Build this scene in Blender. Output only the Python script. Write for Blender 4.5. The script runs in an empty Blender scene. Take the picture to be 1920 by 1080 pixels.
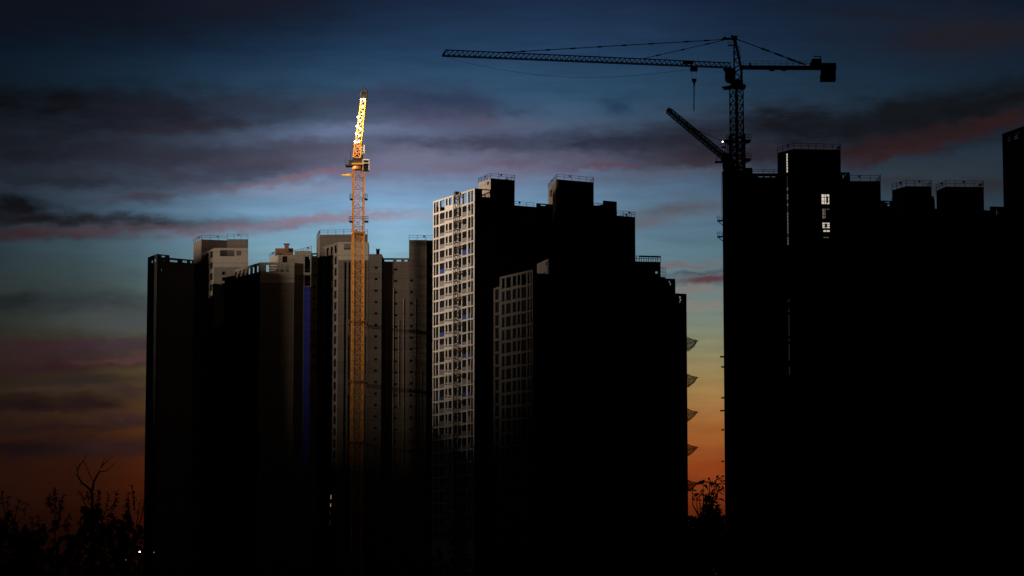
import bpy, math, random
from mathutils import Vector, Matrix
random.seed(7)
SC = bpy.context.scene
COL = SC.collection
R = math.radians

# ------------------------------------------------------------------ camera
FPX = 5000.0; TH = math.atan(550/FPX); CH = 1.7
cam = bpy.data.cameras.new("camera"); cam.sensor_width = 36.0; cam.lens = 36.0*FPX/1920
cam.clip_start = 0.5; cam.clip_end = 30000
co = bpy.data.objects.new("camera", cam); COL.objects.link(co)
co.location = (0, 0, CH); co.rotation_euler = (math.pi/2+TH, 0, 0)
SC.camera = co
SC.render.resolution_x = 1024; SC.render.resolution_y = 576
SC.view_settings.view_transform = 'Standard'; SC.view_settings.look = 'None'
SC.view_settings.gamma = 1; SC.view_settings.exposure = 0

def lin(c):
    return [((v/255)/12.92 if v/255 <= .04045 else ((v/255+.055)/1.055)**2.4) for v in c[:3]]

# ------------------------------------------------------------------ sky (dusk, all in world directions)
SUN_AZ = 24; SUN_EL = 5.0       # the sun stands to the left and a little behind the camera
S2 = Vector((-math.cos(R(SUN_AZ)), -math.sin(R(SUN_AZ)), 0))
def make_sky():
    w = bpy.data.worlds.new("World"); SC.world = w; w.use_nodes = True
    nt = w.node_tree; nt.nodes.clear(); N = nt.nodes; L = nt.links
    def nd(t, **k):
        n = N.new(t)
        for a, b in k.items(): setattr(n, a, b)
        return n
    def m(op, a, b=None, c=None, clamp=False):
        n = nd('ShaderNodeMath', operation=op, use_clamp=clamp)
        for i, v in enumerate((a, b, c)):
            if v is None: continue
            if isinstance(v, (int, float)): n.inputs[i].default_value = v
            else: L.new(v, n.inputs[i])
        return n.outputs[0]
    def mixc(f, a, b, bt='MIX'):
        n = nd('ShaderNodeMix', data_type='RGBA', blend_type=bt)
        n.clamp_factor = True
        for i, v in ((0, f), (6, a), (7, b)):
            if isinstance(v, (int, float)): n.inputs[i].default_value = v
            elif isinstance(v, (list, tuple)): n.inputs[i].default_value = (*v[:3], 1)
            else: L.new(v, n.inputs[i])
        return n.outputs[2]
    def ramp(f, stops, interp='LINEAR'):
        n = nd('ShaderNodeValToRGB'); cr = n.color_ramp; cr.interpolation = interp
        while len(cr.elements) > 1: cr.elements.remove(cr.elements[-1])
        for i, (p, c) in enumerate(stops):
            e = cr.elements[0] if i == 0 else cr.elements.new(p)
            e.position = p; e.color = (*c, 1)
        L.new(f, n.inputs[0]); return n.outputs[0]
    tc = nd('ShaderNodeTexCoord')
    nrm = nd('ShaderNodeVectorMath', operation='NORMALIZE'); L.new(tc.outputs['Generated'], nrm.inputs[0])
    sp = nd('ShaderNodeSeparateXYZ'); L.new(nrm.outputs[0], sp.inputs[0])
    az = m('ARCTAN2', sp.outputs[0], sp.outputs[1]); el = m('ARCSINE', sp.outputs[2])
    # azimuth and elevation in units of 1/5000 radian: A counts from 960 at due north, E falls from 1090 at the horizon
    A = m('MULTIPLY_ADD', az, 5000, 960); E = m('MULTIPLY_ADD', el, -5000, 1090)
    cv = nd('ShaderNodeCombineXYZ'); L.new(A, cv.inputs[0]); L.new(E, cv.inputs[1])
    # wind-drawn warp
    def noise(sx, sy, off, detail=4, rough=.55):
        mp = nd('ShaderNodeMapping'); mp.inputs['Location'].default_value = (off, off*.7, 0)
        mp.inputs['Scale'].default_value = (1/sx, 1/sy, 1); L.new(cv.outputs[0], mp.inputs[0])
        n = nd('ShaderNodeTexNoise'); n.inputs['Scale'].default_value = 1
        n.inputs['Detail'].default_value = detail; n.inputs['Roughness'].default_value = rough
        L.new(mp.outputs[0], n.inputs[0]); return n.outputs[0]
    w1 = noise(170, 60, 3.1, 5); w2 = noise(120, 45, 9.7, 5); w3 = noise(150, 22, 21.3, 5, .6)
    w4 = noise(44, 24, 5.5, 3); w5 = noise(40, 22, 15.5, 3)
    A2 = m('ADD', m('ADD', A, m('MULTIPLY', m('SUBTRACT', w1, .5), 130)), m('MULTIPLY', m('SUBTRACT', w4, .5), 50))
    E2 = m('ADD', m('ADD', E, m('MULTIPLY', m('SUBTRACT', w2, .5), 34)), m('MULTIPLY', m('SUBTRACT', w5, .5), 26))
    cw = nd('ShaderNodeCombineXYZ'); L.new(A2, cw.inputs[0]); L.new(E2, cw.inputs[1])
    f = m('DIVIDE', E, 1200, clamp=True)
    base = ramp(f, [(y/1200, lin(c)) for y, c in [
        (0, (28, 43, 70)), (100, (38, 66, 98)), (180, (53, 87, 117)), (260, (88, 116, 147)), (330, (112, 144, 180)),
        (400, (126, 166, 198)), (480, (128, 168, 186)), (560, (138, 164, 162)), (640, (152, 154, 122)),
        (720, (168, 138, 86)), (800, (168, 104, 52)), (880, (152, 68, 28)), (960, (104, 40, 16)), (1070, (46, 17, 9)), (1100, (4, 3, 3))]])
    # azimuth glow: the after-glow is strongest near due north and dies away on both sides
    fa = m('DIVIDE', m('ADD', A, 600), 3600, clamp=True)
    def vr(st): return ramp(fa, [((x+600)/3600, (v, v, v)) for x, v in st])
    vt = vr([(-600, .10), (0, .17), (250, .26), (500, .42), (700, .70), (960, .95), (1200, .85), (1400, .55), (1900, .30), (2600, .1)])
    vm = vr([(-600, .04), (0, .10), (150, .20), (260, .33), (480, .80), (720, 1.12), (960, .80), (1200, .50), (1340, .42), (1600, .17), (1920, .11), (2600, .04)])
    vl = vr([(-600, .02), (0, .045), (150, .105), (270, .23), (700, .5), (1200, .8), (1340, .85), (1600, .3), (1920, .1), (2600, .02)])
    t1 = m('DIVIDE', E, 330, clamp=True); t2 = m('DIVIDE', m('SUBTRACT', E, 460), 280, clamp=True)
    V = mixc(t2, mixc(t1, vt, vm), vl)
    sky = mixc(1.0, base, V, 'MULTIPLY')
    # faint streaking everywhere
    k = m('MULTIPLY_ADD', w3, .55, .72); kc = nd('ShaderNodeCombineColor')
    for i in range(3): L.new(k, kc.inputs[i])
    sky = mixc(1.0, sky, kc.outputs[0], 'MULTIPLY')
    amod = m('MULTIPLY_ADD', noise(90, 26, 33.0, 5, .6), 1.7, .12)
    S = [  # azimuth, elevation, half width, half height, tilt (deg, + rises to the right), colour, strength
        # veils
        (560, 275, 260, 60, 4, (62, 70, 92), .75), (120, 280, 330, 70, 2, (22, 25, 32), .85), (800, 300, 330, 44, 0, (116, 116, 142), .8),
        (1250, 290, 200, 40, 0, (56, 54, 68), .8), (1650, 270, 300, 40, 3, (24, 27, 33), .8), (90, 30, 420, 70, 0, (13, 16, 25), .85), (480, 10, 160, 40, 4, (24, 26, 38), .7),
        (330, 345, 240, 22, 4, (58, 60, 74), .7), (1750, 340, 200, 34, 0, (46, 52, 58), .5), (1780, 80, 200, 60, -4, (28, 31, 42), .8),
        # west, upper
        (40, 212, 330, 36, 0, (11, 12, 17), 1.0), (320, 218, 160, 28, 3, (28, 28, 38), 1.0), (500, 205, 110, 18, 4, (44, 52, 70), .85), (620, 200, 70, 14, 6, (58, 66, 84), .8),
        (330, 248, 130, 8, 4, (42, 34, 42), .7), (100, 300, 260, 26, 0, (20, 22, 29), .9), (340, 298, 200, 34, 5, (44, 46, 58), .95), (520, 300, 160, 26, 8, (62, 62, 78), 1.0),
        (470, 262, 130, 12, 6, (62, 76, 98), .6), (620, 252, 110, 13, 5, (100, 116, 148), .85), (620, 290, 80, 18, 5, (88, 86, 106), .9),
        (600, 330, 80, 6, 8, (134, 98, 114), .75), (520, 345, 80, 5, 8, (122, 88, 98), .7), (440, 356, 90, 6, 5, (88, 70, 78), .7),
        (270, 378, 120, 9, 4, (60, 54, 64), .8), (60, 352, 180, 14, 0, (27, 30, 38), .7),
        (740, 250, 100, 16, 0, (108, 120, 152), .85), (560, 358, 130, 14, 4, (140, 152, 180), .6),
        # centre puffs
        (700, 186, 60, 16, 0, (54, 66, 92), 1.0), (790, 192, 90, 26, 0, (48, 58, 84), 1.0), (862, 202, 42, 30, 0, (46, 58, 84), 1.0),
        (905, 210, 34, 28, 0, (48, 60, 86), 1.0), (975, 214, 46, 13, 0, (50, 68, 94), .9), (770, 214, 150, 14, 0, (68, 74, 98), .8), (860, 235, 130, 14, -2, (88, 86, 108), .8),
        (780, 266, 80, 9, -3, (76, 88, 110), .9), (900, 276, 120, 18, -3, (66, 66, 88), 1.0), (1020, 262, 90, 14, 2, (60, 70, 94), .85),
        (1160, 272, 160, 28, 2, (44, 50, 68), 1.0), (1300, 268, 110, 34, 0, (36, 38, 50), 1.0), (880, 312, 200, 20, 0, (116, 112, 136), .8), (1010, 304, 150, 13, 3, (90, 84, 104), .8),
        (1150, 313, 90, 5, 4, (92, 66, 80), .8), (1310, 306, 90, 14, 2, (54, 46, 55), .85), (1240, 332, 120, 10, 3, (88, 94, 110), .6),
        (1170, 200, 30, 17, 0, (34, 56, 84), .9),
        # east
        (1480, 230, 130, 30, -5, (22, 24, 32), 1.0), (1620, 258, 190, 32, 0, (19, 21, 27), 1.0), (1700, 215, 110, 24, 4, (20, 24, 30), 1.0), (1780, 225, 150, 30, 8, (18, 20, 25), 1.0),
        (1900, 206, 120, 34, 8, (16, 18, 21), 1.0), (1430, 290, 100, 18, 0, (40, 36, 45), .9), (1570, 300, 110, 16, 6, (40, 29, 34), .95),
        (1680, 282, 140, 12, 12, (42, 27, 31), 1.0), (1700, 296, 120, 7, 12, (50, 31, 34), .85), (1830, 254, 130, 12, 13, (42, 26, 28), 1.0), (1850, 84, 120, 22, 4, (33, 28, 34), .85),
        (1640, 38, 120, 10, -6, (26, 28, 38), .6),
        # west, lower
        (60, 760, 260, 120, 0, (36, 25, 24), .45), (60, 900, 240, 70, 0, (38, 17, 11), .6), (90, 560, 200, 60, 0, (50, 58, 60), .5),
        (20, 405, 90, 24, -4, (15, 15, 20), 1.0), (190, 424, 200, 13, 0, (32, 27, 34), .95), (40, 428, 120, 12, 0, (20, 16, 20), .9), (50, 453, 160, 10, 2, (48, 28, 33), .9),
        (240, 440, 140, 10, 3, (74, 58, 66), .85), (420, 434, 120, 10, 6, (98, 86, 100), .85), (540, 426, 120, 8, 7, (126, 110, 128), .8),
        (640, 411, 120, 6, 6, (144, 122, 140), .75), (770, 408, 90, 7, 2, (150, 150, 172), .7),
        (170, 578, 130, 20, -4, (44, 50, 54), .95), (10, 580, 80, 17, 0, (28, 33, 34), .9), (235, 604, 90, 26, 0, (70, 74, 77), .8),
        (130, 662, 220, 20, 2, (50, 30, 35), 1.0), (235, 655, 90, 16, 2, (64, 50, 56), .85), (90, 696, 190, 12, 3, (46, 26, 30), 1.0), (150, 735, 160, 8, 2, (62, 48, 40), .6), (180, 780, 140, 7, 2, (62, 42, 32), .6),
        (235, 681, 70, 6, 5, (84, 54, 57), .8), (150, 720, 130, 9, 2, (42, 34, 33), .85), (60, 766, 150, 16, 1, (28, 17, 19), 1.0),
        (180, 764, 50, 14, 0, (36, 21, 23), .95), (242, 738, 50, 13, -3, (50, 36, 38), .95), (225, 797, 100, 10, 3, (54, 34, 34), .9),
        (80, 848, 190, 15, 1, (22, 12, 15), 1.0), (120, 826, 170, 6, 2, (42, 22, 17), .7), (225, 842, 90, 15, 2, (44, 26, 26), .95), (100, 808, 150, 8, 2, (32, 19, 18), .8),
        # the gap
        (1280, 396, 100, 14, 4, (84, 84, 92), .85), (1225, 418, 70, 10, 2, (98, 96, 104), .7), (1290, 500, 90, 7, 4, (112, 102, 104), .8),
        (1310, 516, 80, 5, 4, (72, 82, 92), .9), (1325, 529, 80, 9, 5, (88, 60, 66), 1.0), (1310, 550, 60, 8, 2, (128, 116, 110), .8),
        (1330, 576, 70, 7, 0, (134, 122, 112), .8), (1820, 362, 120, 14, 2, (42, 43, 48), .9), (1680, 350, 90, 14, 0, (46, 48, 52), .7),
    ]
    for (x, y, sx, sy, tl, c, a) in S:
        mp = nd('ShaderNodeMapping', vector_type='TEXTURE')
        mp.inputs['Location'].default_value = (x, y, 0); mp.inputs['Rotation'].default_value = (0, 0, R(-tl))
        mp.inputs['Scale'].default_value = (sx, sy, 1)
        sq = nd('ShaderNodeVectorMath', operation='MULTIPLY_ADD'); L.new(sky, sq.inputs[0])   # keeps the clouds evaluated one after another
        sq.inputs[1].default_value = (1e-7, 1e-7, 0); L.new(cw.outputs[0], sq.inputs[2]); L.new(sq.outputs[0], mp.inputs[0])
        dt = nd('ShaderNodeVectorMath', operation='DOT_PRODUCT'); L.new(mp.outputs[0], dt.inputs[0]); L.new(mp.outputs[0], dt.inputs[1])
        g = m('POWER', .42, dt.outputs['Value'])
        g = m('MULTIPLY', m('MULTIPLY', g, amod, clamp=True), a)
        sky = mixc(g, sky, lin(c))
    ns = nd('ShaderNodeTexSky'); ns.sky_type = 'NISHITA'; ns.sun_disc = False
    ns.sun_elevation = R(SUN_EL); ns.sun_rotation = math.atan2(S2.x, S2.y); ns.air_density = 1; ns.dust_density = 1
    dim = mixc(1.0, ns.outputs[0], (.0003, .0003, .0003), 'MULTIPLY')
    tot = mixc(1.0, sky, dim, 'ADD')
    bg = nd('ShaderNodeBackground'); bg.inputs[1].default_value = 1.0; L.new(tot, bg.inputs[0])
    out = nd('ShaderNodeOutputWorld'); L.new(bg.outputs[0], out.inputs[0])
make_sky()
try:
    SC.world.cycles.sampling_method = 'MANUAL'; SC.world.cycles.sample_map_resolution = 256
except Exception: pass

# ------------------------------------------------------------------ sun, low and warm
sun = bpy.data.lights.new("sun", 'SUN'); sun.energy = 5.0; sun.angle = R(5.0); sun.color = (1.0, .83, .66)
so = bpy.data.objects.new("sun", sun); COL.objects.link(so)
sd = (S2*math.cos(R(SUN_EL)) + Vector((0, 0, math.sin(R(SUN_EL)))))
so.rotation_euler = sd.to_track_quat('Z', 'Y').to_euler(); so.location = (-300, -120, 200)

# ------------------------------------------------------------------ helpers
def P(px, py, D):
    cx = (px-960)/FPX; cy = (540-py)/FPX
    d = Vector((cx, math.cos(TH)-cy*math.sin(TH), math.sin(TH)+cy*math.cos(TH)))
    k = D/d.y
    return Vector((d.x*k, D, CH+d.z*k))
def Z(py, D): return P(960, py, D).z
def XY(px, D, py=450):
    p = P(px, py, D); return Vector((p.x, p.y))

def mat(name, col, rough=.85, spec=.2, metal=0, emit=None, es=0, var=0, vscale=1.0, floor=0, streak=0):
    m = bpy.data.materials.new(name); m.use_nodes = True
    nt = m.node_tree; b = nt.nodes['Principled BSDF']
    c = list(col)
    b.inputs['Base Color'].default_value = (*c, 1); b.inputs['Roughness'].default_value = rough
    b.inputs['Specular IOR Level'].default_value = spec; b.inputs['Metallic'].default_value = metal
    if emit:
        b.inputs['Emission Color'].default_value = (*emit, 1); b.inputs['Emission Strength'].default_value = es
    if var or floor or streak:
        N = nt.nodes; L = nt.links
        geo = N.new('ShaderNodeNewGeometry')
        def mm(op, a, bb, clamp=False):
            n = N.new('ShaderNodeMath'); n.operation = op; n.use_clamp = clamp
            for i, v in enumerate((a, bb)):
                if isinstance(v, (int, float)): n.inputs[i].default_value = v
                else: L.new(v, n.inputs[i])
            return n.outputs[0]
        def nz(scale, vec_scale, det=5):
            mp = N.new('ShaderNodeMapping'); mp.inputs['Scale'].default_value = vec_scale; L.new(geo.outputs['Position'], mp.inputs[0])
            n = N.new('ShaderNodeTexNoise'); n.inputs['Scale'].default_value = scale; n.inputs['Detail'].default_value = det
            L.new(mp.outputs[0], n.inputs[0]); return n.outputs[0]
        f = mm('ADD', mm('MULTIPLY', nz(vscale, (1, 1, 1)), 2*var), 1-var)
        if streak:
            f = mm('MULTIPLY', f, mm('ADD', mm('MULTIPLY', nz(1.0, (1.1, 1.1, .02), 3), 2*streak), 1-streak))
        if floor:   # pour joints and form-panel joints that each storey leaves in the concrete
            sx = N.new('ShaderNodeSeparateXYZ'); L.new(geo.outputs['Position'], sx.inputs[0])
            fr = mm('FRACT', mm('DIVIDE', sx.outputs[2], floor), 0)
            j = mm('LESS_THAN', fr, .06); j2 = mm('LESS_THAN', mm('FRACT', mm('DIVIDE', sx.outputs[2], floor/3), 0), .07)
            f = mm('MULTIPLY', f, mm('SUBTRACT', 1.0, mm('ADD', mm('MULTIPLY', j, .28), mm('MULTIPLY', j2, .12))))
            fl = mm('FLOOR', mm('DIVIDE', sx.outputs[2], floor), 0)
            wn = N.new('ShaderNodeTexWhiteNoise'); wn.noise_dimensions = '1D'; L.new(fl, wn.inputs['W'])
            f = mm('MULTIPLY', f, mm('ADD', mm('MULTIPLY', wn.outputs[0], .22), .89))
        mx = N.new('ShaderNodeVectorMath'); mx.operation = 'SCALE'; mx.inputs[0].default_value = c
        L.new(f, mx.inputs['Scale']); L.new(mx.outputs[0], b.inputs['Base Color'])
    return m
FH = 2.9
M = dict(
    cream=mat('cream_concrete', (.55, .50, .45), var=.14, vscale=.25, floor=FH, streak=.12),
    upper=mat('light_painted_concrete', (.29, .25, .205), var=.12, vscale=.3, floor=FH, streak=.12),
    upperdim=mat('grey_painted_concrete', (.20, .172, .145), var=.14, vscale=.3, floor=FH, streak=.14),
    grey=mat('taupe_paint_and_shade', (.10, .085, .074), var=.16, vscale=.3, floor=FH, streak=.25),  # lower-wall paint; on the front tower its darkness stands in for shade
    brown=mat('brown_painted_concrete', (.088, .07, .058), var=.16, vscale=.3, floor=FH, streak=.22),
    dark=mat('shade_dark_concrete', (.05, .047, .048), var=.15, vscale=.3, floor=FH, streak=.15),  # dark tone that puts the shade of unlit walls into the colour
    black=mat('dark_bare_concrete', (.035, .033, .036), var=.15, vscale=.3),
    void=mat('unlit_room', (.02, .018, .018), rough=.9, spec=.02),
    glass=mat('window_glass', (.012, .013, .016), rough=.25, spec=.25),
    panel=mat('grey_balcony_sheet', (.22, .19, .19), rough=.6, var=.25, vscale=1.5),
    blue=mat('blue_tarpaulin', (.025, .06, .26), rough=.6, var=.25, vscale=1.2),
    bluenet=mat('deep_blue_screen', (.012, .018, .20), rough=.7, var=.6, vscale=.8, streak=.4),
    steel=mat('dark_steel', (.035, .035, .038), rough=.55, spec=.3, var=.2, vscale=2),
    blacksteel=mat('black_steel', (.015, .015, .017), rough=.6, spec=.15, var=.2, vscale=2),
    scaff=mat('scaffold_steel', (.07, .06, .055), rough=.6, spec=.2),
    rust=mat('rusty_steel', (.16, .07, .035), rough=.7, var=.3, vscale=1),
    yellow=mat('yellow_crane_paint', (.70, .29, .045), rough=.42, spec=.5, var=.22, vscale=.8),
    yellowsunlit=mat('sunlit_yellow_crane_paint', (.86, .52, .09), rough=.4, spec=.5, var=.15, vscale=.8),  # brighter copy of the crane yellow, strong sunlight put into its colour
    white=mat('white_paint', (.75, .72, .66), rough=.5, var=.1, vscale=2),
    lamp=mat('sun_glint_glow', (1, .9, .7), emit=(1, .86, .62), es=30),  # glow imitating sun glints on the yellow jib
    lampwhite=mat('white_lamp_glow', (1, 1, 1), emit=(1, .88, .80), es=6),
    lampdim=mat('dim_lamp_glow', (.5, .5, .45), emit=(.75, .72, .62), es=.5),
    lit=mat('lit_room', (.5, .45, .38), emit=(1, .88, .72), es=.62, var=.4, vscale=.8),
    lithalf=mat('dim_lit_room', (.3, .28, .24), emit=(1, .86, .66), es=.10, var=.4, vscale=.8),
    litfaint=mat('faint_lit_room', (.2, .2, .2), emit=(.9, .9, .9), es=.014),
    orange=mat('orange_marker_glow', (.5, .3, .2), emit=(.9, .5, .22), es=.5),
    net=mat('grey_safety_net', (.10, .11, .11), rough=.8),
    leaf=mat('leaf', (.045, .06, .025), rough=.6, var=.4, vscale=3),
    bark=mat('bark', (.05, .04, .03), rough=.9, var=.3, vscale=4),
    ground=mat('bare_earth', (.06, .05, .042), rough=1, var=.4, vscale=.05),
    shadehill=mat('shade_ridge_cover', (.03, .04, .02), rough=1, var=.4, vscale=.02),  # cover of the unseen ridge added to block sun
)
def netmat():
    m = M['net']; nt = m.node_tree; b = nt.nodes['Principled BSDF']; N = nt.nodes; L = nt.links
    geo = N.new('ShaderNodeNewGeometry'); n = N.new('ShaderNodeTexNoise'); n.inputs['Scale'].default_value = 9
    L.new(geo.outputs['Position'], n.inputs[0]); r = N.new('ShaderNodeMath'); r.operation = 'GREATER_THAN'; r.inputs[1].default_value = .5
    r.inputs[1].default_value = .44; L.new(n.outputs[0], r.inputs[0]); L.new(r.outputs[0], b.inputs['Alpha'])
netmat()

class MB:
    def __init__(s): s.v = []; s.f = []
    def quad(s, a, b, c, d):
        n = len(s.v); s.v += [tuple(a), tuple(b), tuple(c), tuple(d)]; s.f.append((n, n+1, n+2, n+3))
    def tri(s, a, b, c):
        n = len(s.v); s.v += [tuple(a), tuple(b), tuple(c)]; s.f.append((n, n+1, n+2))
    def hexa(s, p):
        n = len(s.v); s.v += [tuple(q) for q in p]
        for f in ((0, 3, 2, 1), (4, 5, 6, 7), (0, 1, 5, 4), (1, 2, 6, 5), (2, 3, 7, 6), (3, 0, 4, 7)): s.f.append(tuple(n+i for i in f))
    def box(s, c, sx, sy, sz, rz=0):
        c = Vector(c); u = Vector((math.cos(rz), math.sin(rz), 0)); v = Vector((-math.sin(rz), math.cos(rz), 0)); w = Vector((0, 0, 1))
        s.hexa([c+u*a*sx/2+v*b*sy/2+w*d*sz/2 for d in (-1, 1) for a, b in ((-1, -1), (1, -1), (1, 1), (-1, 1))])
    def bar(s, a, b, t, t2=None, up=None):
        a = Vector(a); b = Vector(b); d = b-a
        if d.length < 1e-6: return
        d.normalize(); up = up or (Vector((0, 0, 1)) if abs(d.z) < .95 else Vector((1, 0, 0)))
        u = d.cross(up).normalized(); v = u.cross(d); t2 = t if t2 is None else t2
        s.hexa([a+u*i*t/2+v*j*t/2 for i, j in ((-1, -1), (1, -1), (1, 1), (-1, 1))]+[b+u*i*t2/2+v*j*t2/2 for i, j in ((-1, -1), (1, -1), (1, 1), (-1, 1))])
    def tube(s, pts, r, n=8, r2=None, cap=True):
        pts = [Vector(p) for p in pts]; rings = []; r2 = r if r2 is None else r2
        for i, p in enumerate(pts):
            d = (pts[min(i+1, len(pts)-1)]-pts[max(i-1, 0)]).normalized()
            up = Vector((0, 0, 1)) if abs(d.z) < .9 else Vector((1, 0, 0))
            u = d.cross(up).normalized(); v = u.cross(d); rr = r+(r2-r)*i/(len(pts)-1)
            b = len(s.v); rings.append(b)
            for k in range(n):
                a = 2*math.pi*k/n; s.v.append(tuple(p+u*math.cos(a)*rr+v*math.sin(a)*rr))
        for i in range(len(rings)-1):
            for k in range(n):
                a, b = rings[i], rings[i+1]; s.f.append((a+k, a+(k+1) % n, b+(k+1) % n, b+k))
        if cap:
            s.f.append(tuple(rings[0]+k for k in range(n))[::-1]); s.f.append(tuple(rings[-1]+k for k in range(n)))
    def prism(s, pts, z0, z1):
        n = len(pts); b = len(s.v)
        s.v += [(p[0], p[1], z0) for p in pts]+[(p[0], p[1], z1) for p in pts]
        s.f.append(tuple(range(b+n-1, b-1, -1))); s.f.append(tuple(range(b+n, b+2*n)))
        for i in range(n): j = (i+1) % n; s.f.append((b+i, b+j, b+n+j, b+n+i))
    def slab(s, p0, p1, z0, z1, th, ops=()):
        """wall panel from p0 to p1 (outside on the right hand), with rectangular openings (s0, s1, za, zb) and their reveals"""
        p0 = Vector((p0[0], p0[1], 0)); p1 = Vector((p1[0], p1[1], 0)); d = p1-p0; Lh = d.length; d.normalize()
        nin = Vector((-d.y, d.x, 0))*th
        us = sorted({0, Lh}|{min(max(v, 0), Lh) for o in ops for v in o[:2]}); zs = sorted({z0, z1}|{min(max(v, z0), z1) for o in ops for v in o[2:]})
        def op(i, j):
            if i < 0 or j < 0 or i >= len(us)-1 or j >= len(zs)-1: return True
            cu = (us[i]+us[i+1])/2; cz = (zs[j]+zs[j+1])/2
            return any(o[0] < cu < o[1] and o[2] < cz < o[3] for o in ops)
        pt = lambda u, z, k: p0+d*u+Vector((0, 0, z))+nin*k
        G = [[op(i, j) for j in range(len(zs)-1)] for i in range(len(us)-1)]
        g = lambda i, j: True if (i < 0 or j < 0 or i >= len(us)-1 or j >= len(zs)-1) else G[i][j]
        for i in range(len(us)-1):
            for j in range(len(zs)-1):
                if G[i][j]: continue
                a, b, c, e = us[i], us[i+1], zs[j], zs[j+1]
                s.quad(pt(a, c, 0), pt(b, c, 0), pt(b, e, 0), pt(a, e, 0)); s.quad(pt(b, c, 1), pt(a, c, 1), pt(a, e, 1), pt(b, e, 1))
                if i > 0 and g(i-1, j): s.quad(pt(a, c, 1), pt(a, c, 0), pt(a, e, 0), pt(a, e, 1))
                if i < len(us)-2 and g(i+1, j): s.quad(pt(b, c, 0), pt(b, c, 1), pt(b, e, 1), pt(b, e, 0))
                if g(i, j+1): s.quad(pt(a, e, 0), pt(b, e, 0), pt(b, e, 1), pt(a, e, 1))
                if j > 0 and g(i, j-1): s.quad(pt(a, c, 1), pt(b, c, 1), pt(b, c, 0), pt(a, c, 0))
    def build(s, name, m, parent=None, smooth=False):
        me = bpy.data.meshes.new(name); me.from_pydata(s.v, [], s.f); me.materials.append(M[m] if isinstance(m, str) else m)
        if smooth:
            for p in me.polygons: p.use_smooth = True
        o = bpy.data.objects.new(name, me); COL.objects.link(o)
        if parent:
            o.parent = parent; o.matrix_parent_inverse = Matrix.Translation(-Vector(parent.location)) if parent.type == 'EMPTY' and not parent.parent else Matrix.Identity(4)
        return o
def tag(o, label=None, cat=None, group=None, kind=None):
    if label: o['label'] = label
    if cat: o['category'] = cat
    if group: o['group'] = group
    if kind: o['kind'] = kind
    return o
def thing(name, loc, label, cat, group=None):
    o = bpy.data.objects.new(name, None); o.location = loc; o.empty_display_size = 1; COL.objects.link(o)
    return tag(o, label, cat, group)

# ------------------------------------------------------------------ ground and unseen shading ridge
g = MB(); nseg = 24
for i in range(nseg):
    for j in range(nseg):
        x0 = -6000+12000*i/nseg; x1 = x0+12000/nseg; y0 = -2000+12000*j/nseg; y1 = y0+12000/nseg
        g.quad((x0, y0, 0), (x1, y0, 0), (x1, y1, 0), (x0, y1, 0))
tag(g.build('ground', 'ground'), kind='structure')
# unseen ridge added to the west, shaped to shade the lower storeys
pv = Vector((-S2.y, S2.x, 0))
def ridge():
    mb = MB(); T = 564; rnd = random.Random(3); us = [-1500+14*i for i in range(150)]
    def H(u):  # height profile shaped for where its shadow falls
        k = min(max((u+546)/26, 0), 1); k = k*k*(3-2*k)
        base = 136+k*123
        j = min(max((-592-u)/14, 0), 1); base -= 9*j*j*(3-2*j)
        return base+4*math.sin(u*.05)+3*math.sin(u*.13+1)
    rows = []
    for u in us:
        h = H(u); row = []
        for dt, f in ((-330, 0), (-220, .3), (-110, .68), (-30, .97), (0, 1), (40, .97), (150, .6), (260, .25), (380, 0)):
            z = h*f-(2 if f == 0 else 0)+(rnd.uniform(-3, 3) if 0 < f < .96 else 0)
            p = S2*(T-dt)+pv*u*1.0; row.append(len(mb.v)); mb.v.append((p.x, p.y, z))
        rows.append(row)
    for a, b in zip(rows, rows[1:]):
        for k in range(len(a)-1): mb.f.append((a[k], b[k], b[k+1], a[k+1]))
    tag(mb.build('shade_ridge', 'shadehill', smooth=True), kind='structure')
ridge()

# ------------------------------------------------------------------ building helpers
def ccw(pts):
    a = sum(pts[i][0]*pts[(i+1) % len(pts)][1]-pts[(i+1) % len(pts)][0]*pts[i][1] for i in range(len(pts)))
    return pts if a > 0 else pts[::-1]
def inset(pts, d):
    n = len(pts); out = []
    for i in range(n):
        p = Vector(pts[i]); a = (p-Vector(pts[i-1])).normalized(); b = (Vector(pts[(i+1) % n])-p).normalized()
        na = Vector((-a.y, a.x)); nb = Vector((-b.y, b.x)); m = (na+nb); 
        if m.length < 1e-4: m = na
        m.normalize(); out.append(p+m*d/max(.35, m.dot(na)))
    return out
def volume(mb, pts, z0, z1, ops=None, th=.35, core=None, roof=None):
    """walls round a footprint; pts anticlockwise seen from above, ops = {edge: openings}; a core stands behind the openings up to roof"""
    ops = ops or {}
    for i in range(len(pts)):
        mb.slab(pts[i], pts[(i+1) % len(pts)], z0, z1, th, ops.get(i, ()))
    if core is not None:
        core.prism(inset(pts, .9), z0+.02, roof if roof is not None else z1-.9)
def railing(root, path, z, h=1.15, t=.09, closed=False, gap=2.0, m='scaff', extra=True):
    mb = MB(); rnd = random.Random(len(path)*7+int(path[0][0]*10))
    P3 = [Vector((p[0], p[1], z)) for p in path]
    if closed: P3.append(P3[0])
    for a, b in zip(P3, P3[1:]):
        L_ = (b-a).length; n = max(1, round(L_/gap)); u = Vector((0, 0, 1))
        for k in (.55, 1.0): mb.bar(a+u*h*k, b+u*h*k, t*.8)
        for i in range(n+1):
            p = a.lerp(b, i/n); mb.bar(p-u*.1, p+u*(h+(.12 if i % 2 else 0)), t)
        if extra and L_ > 5:
            q = a.lerp(b, rnd.uniform(.3, .8)); mb.box(q+u*h*.85, .45, .1, .4)
    return mb.build('railing', m, root)
def flr(z, zr):   # z of storey k below zr
    return zr
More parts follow.
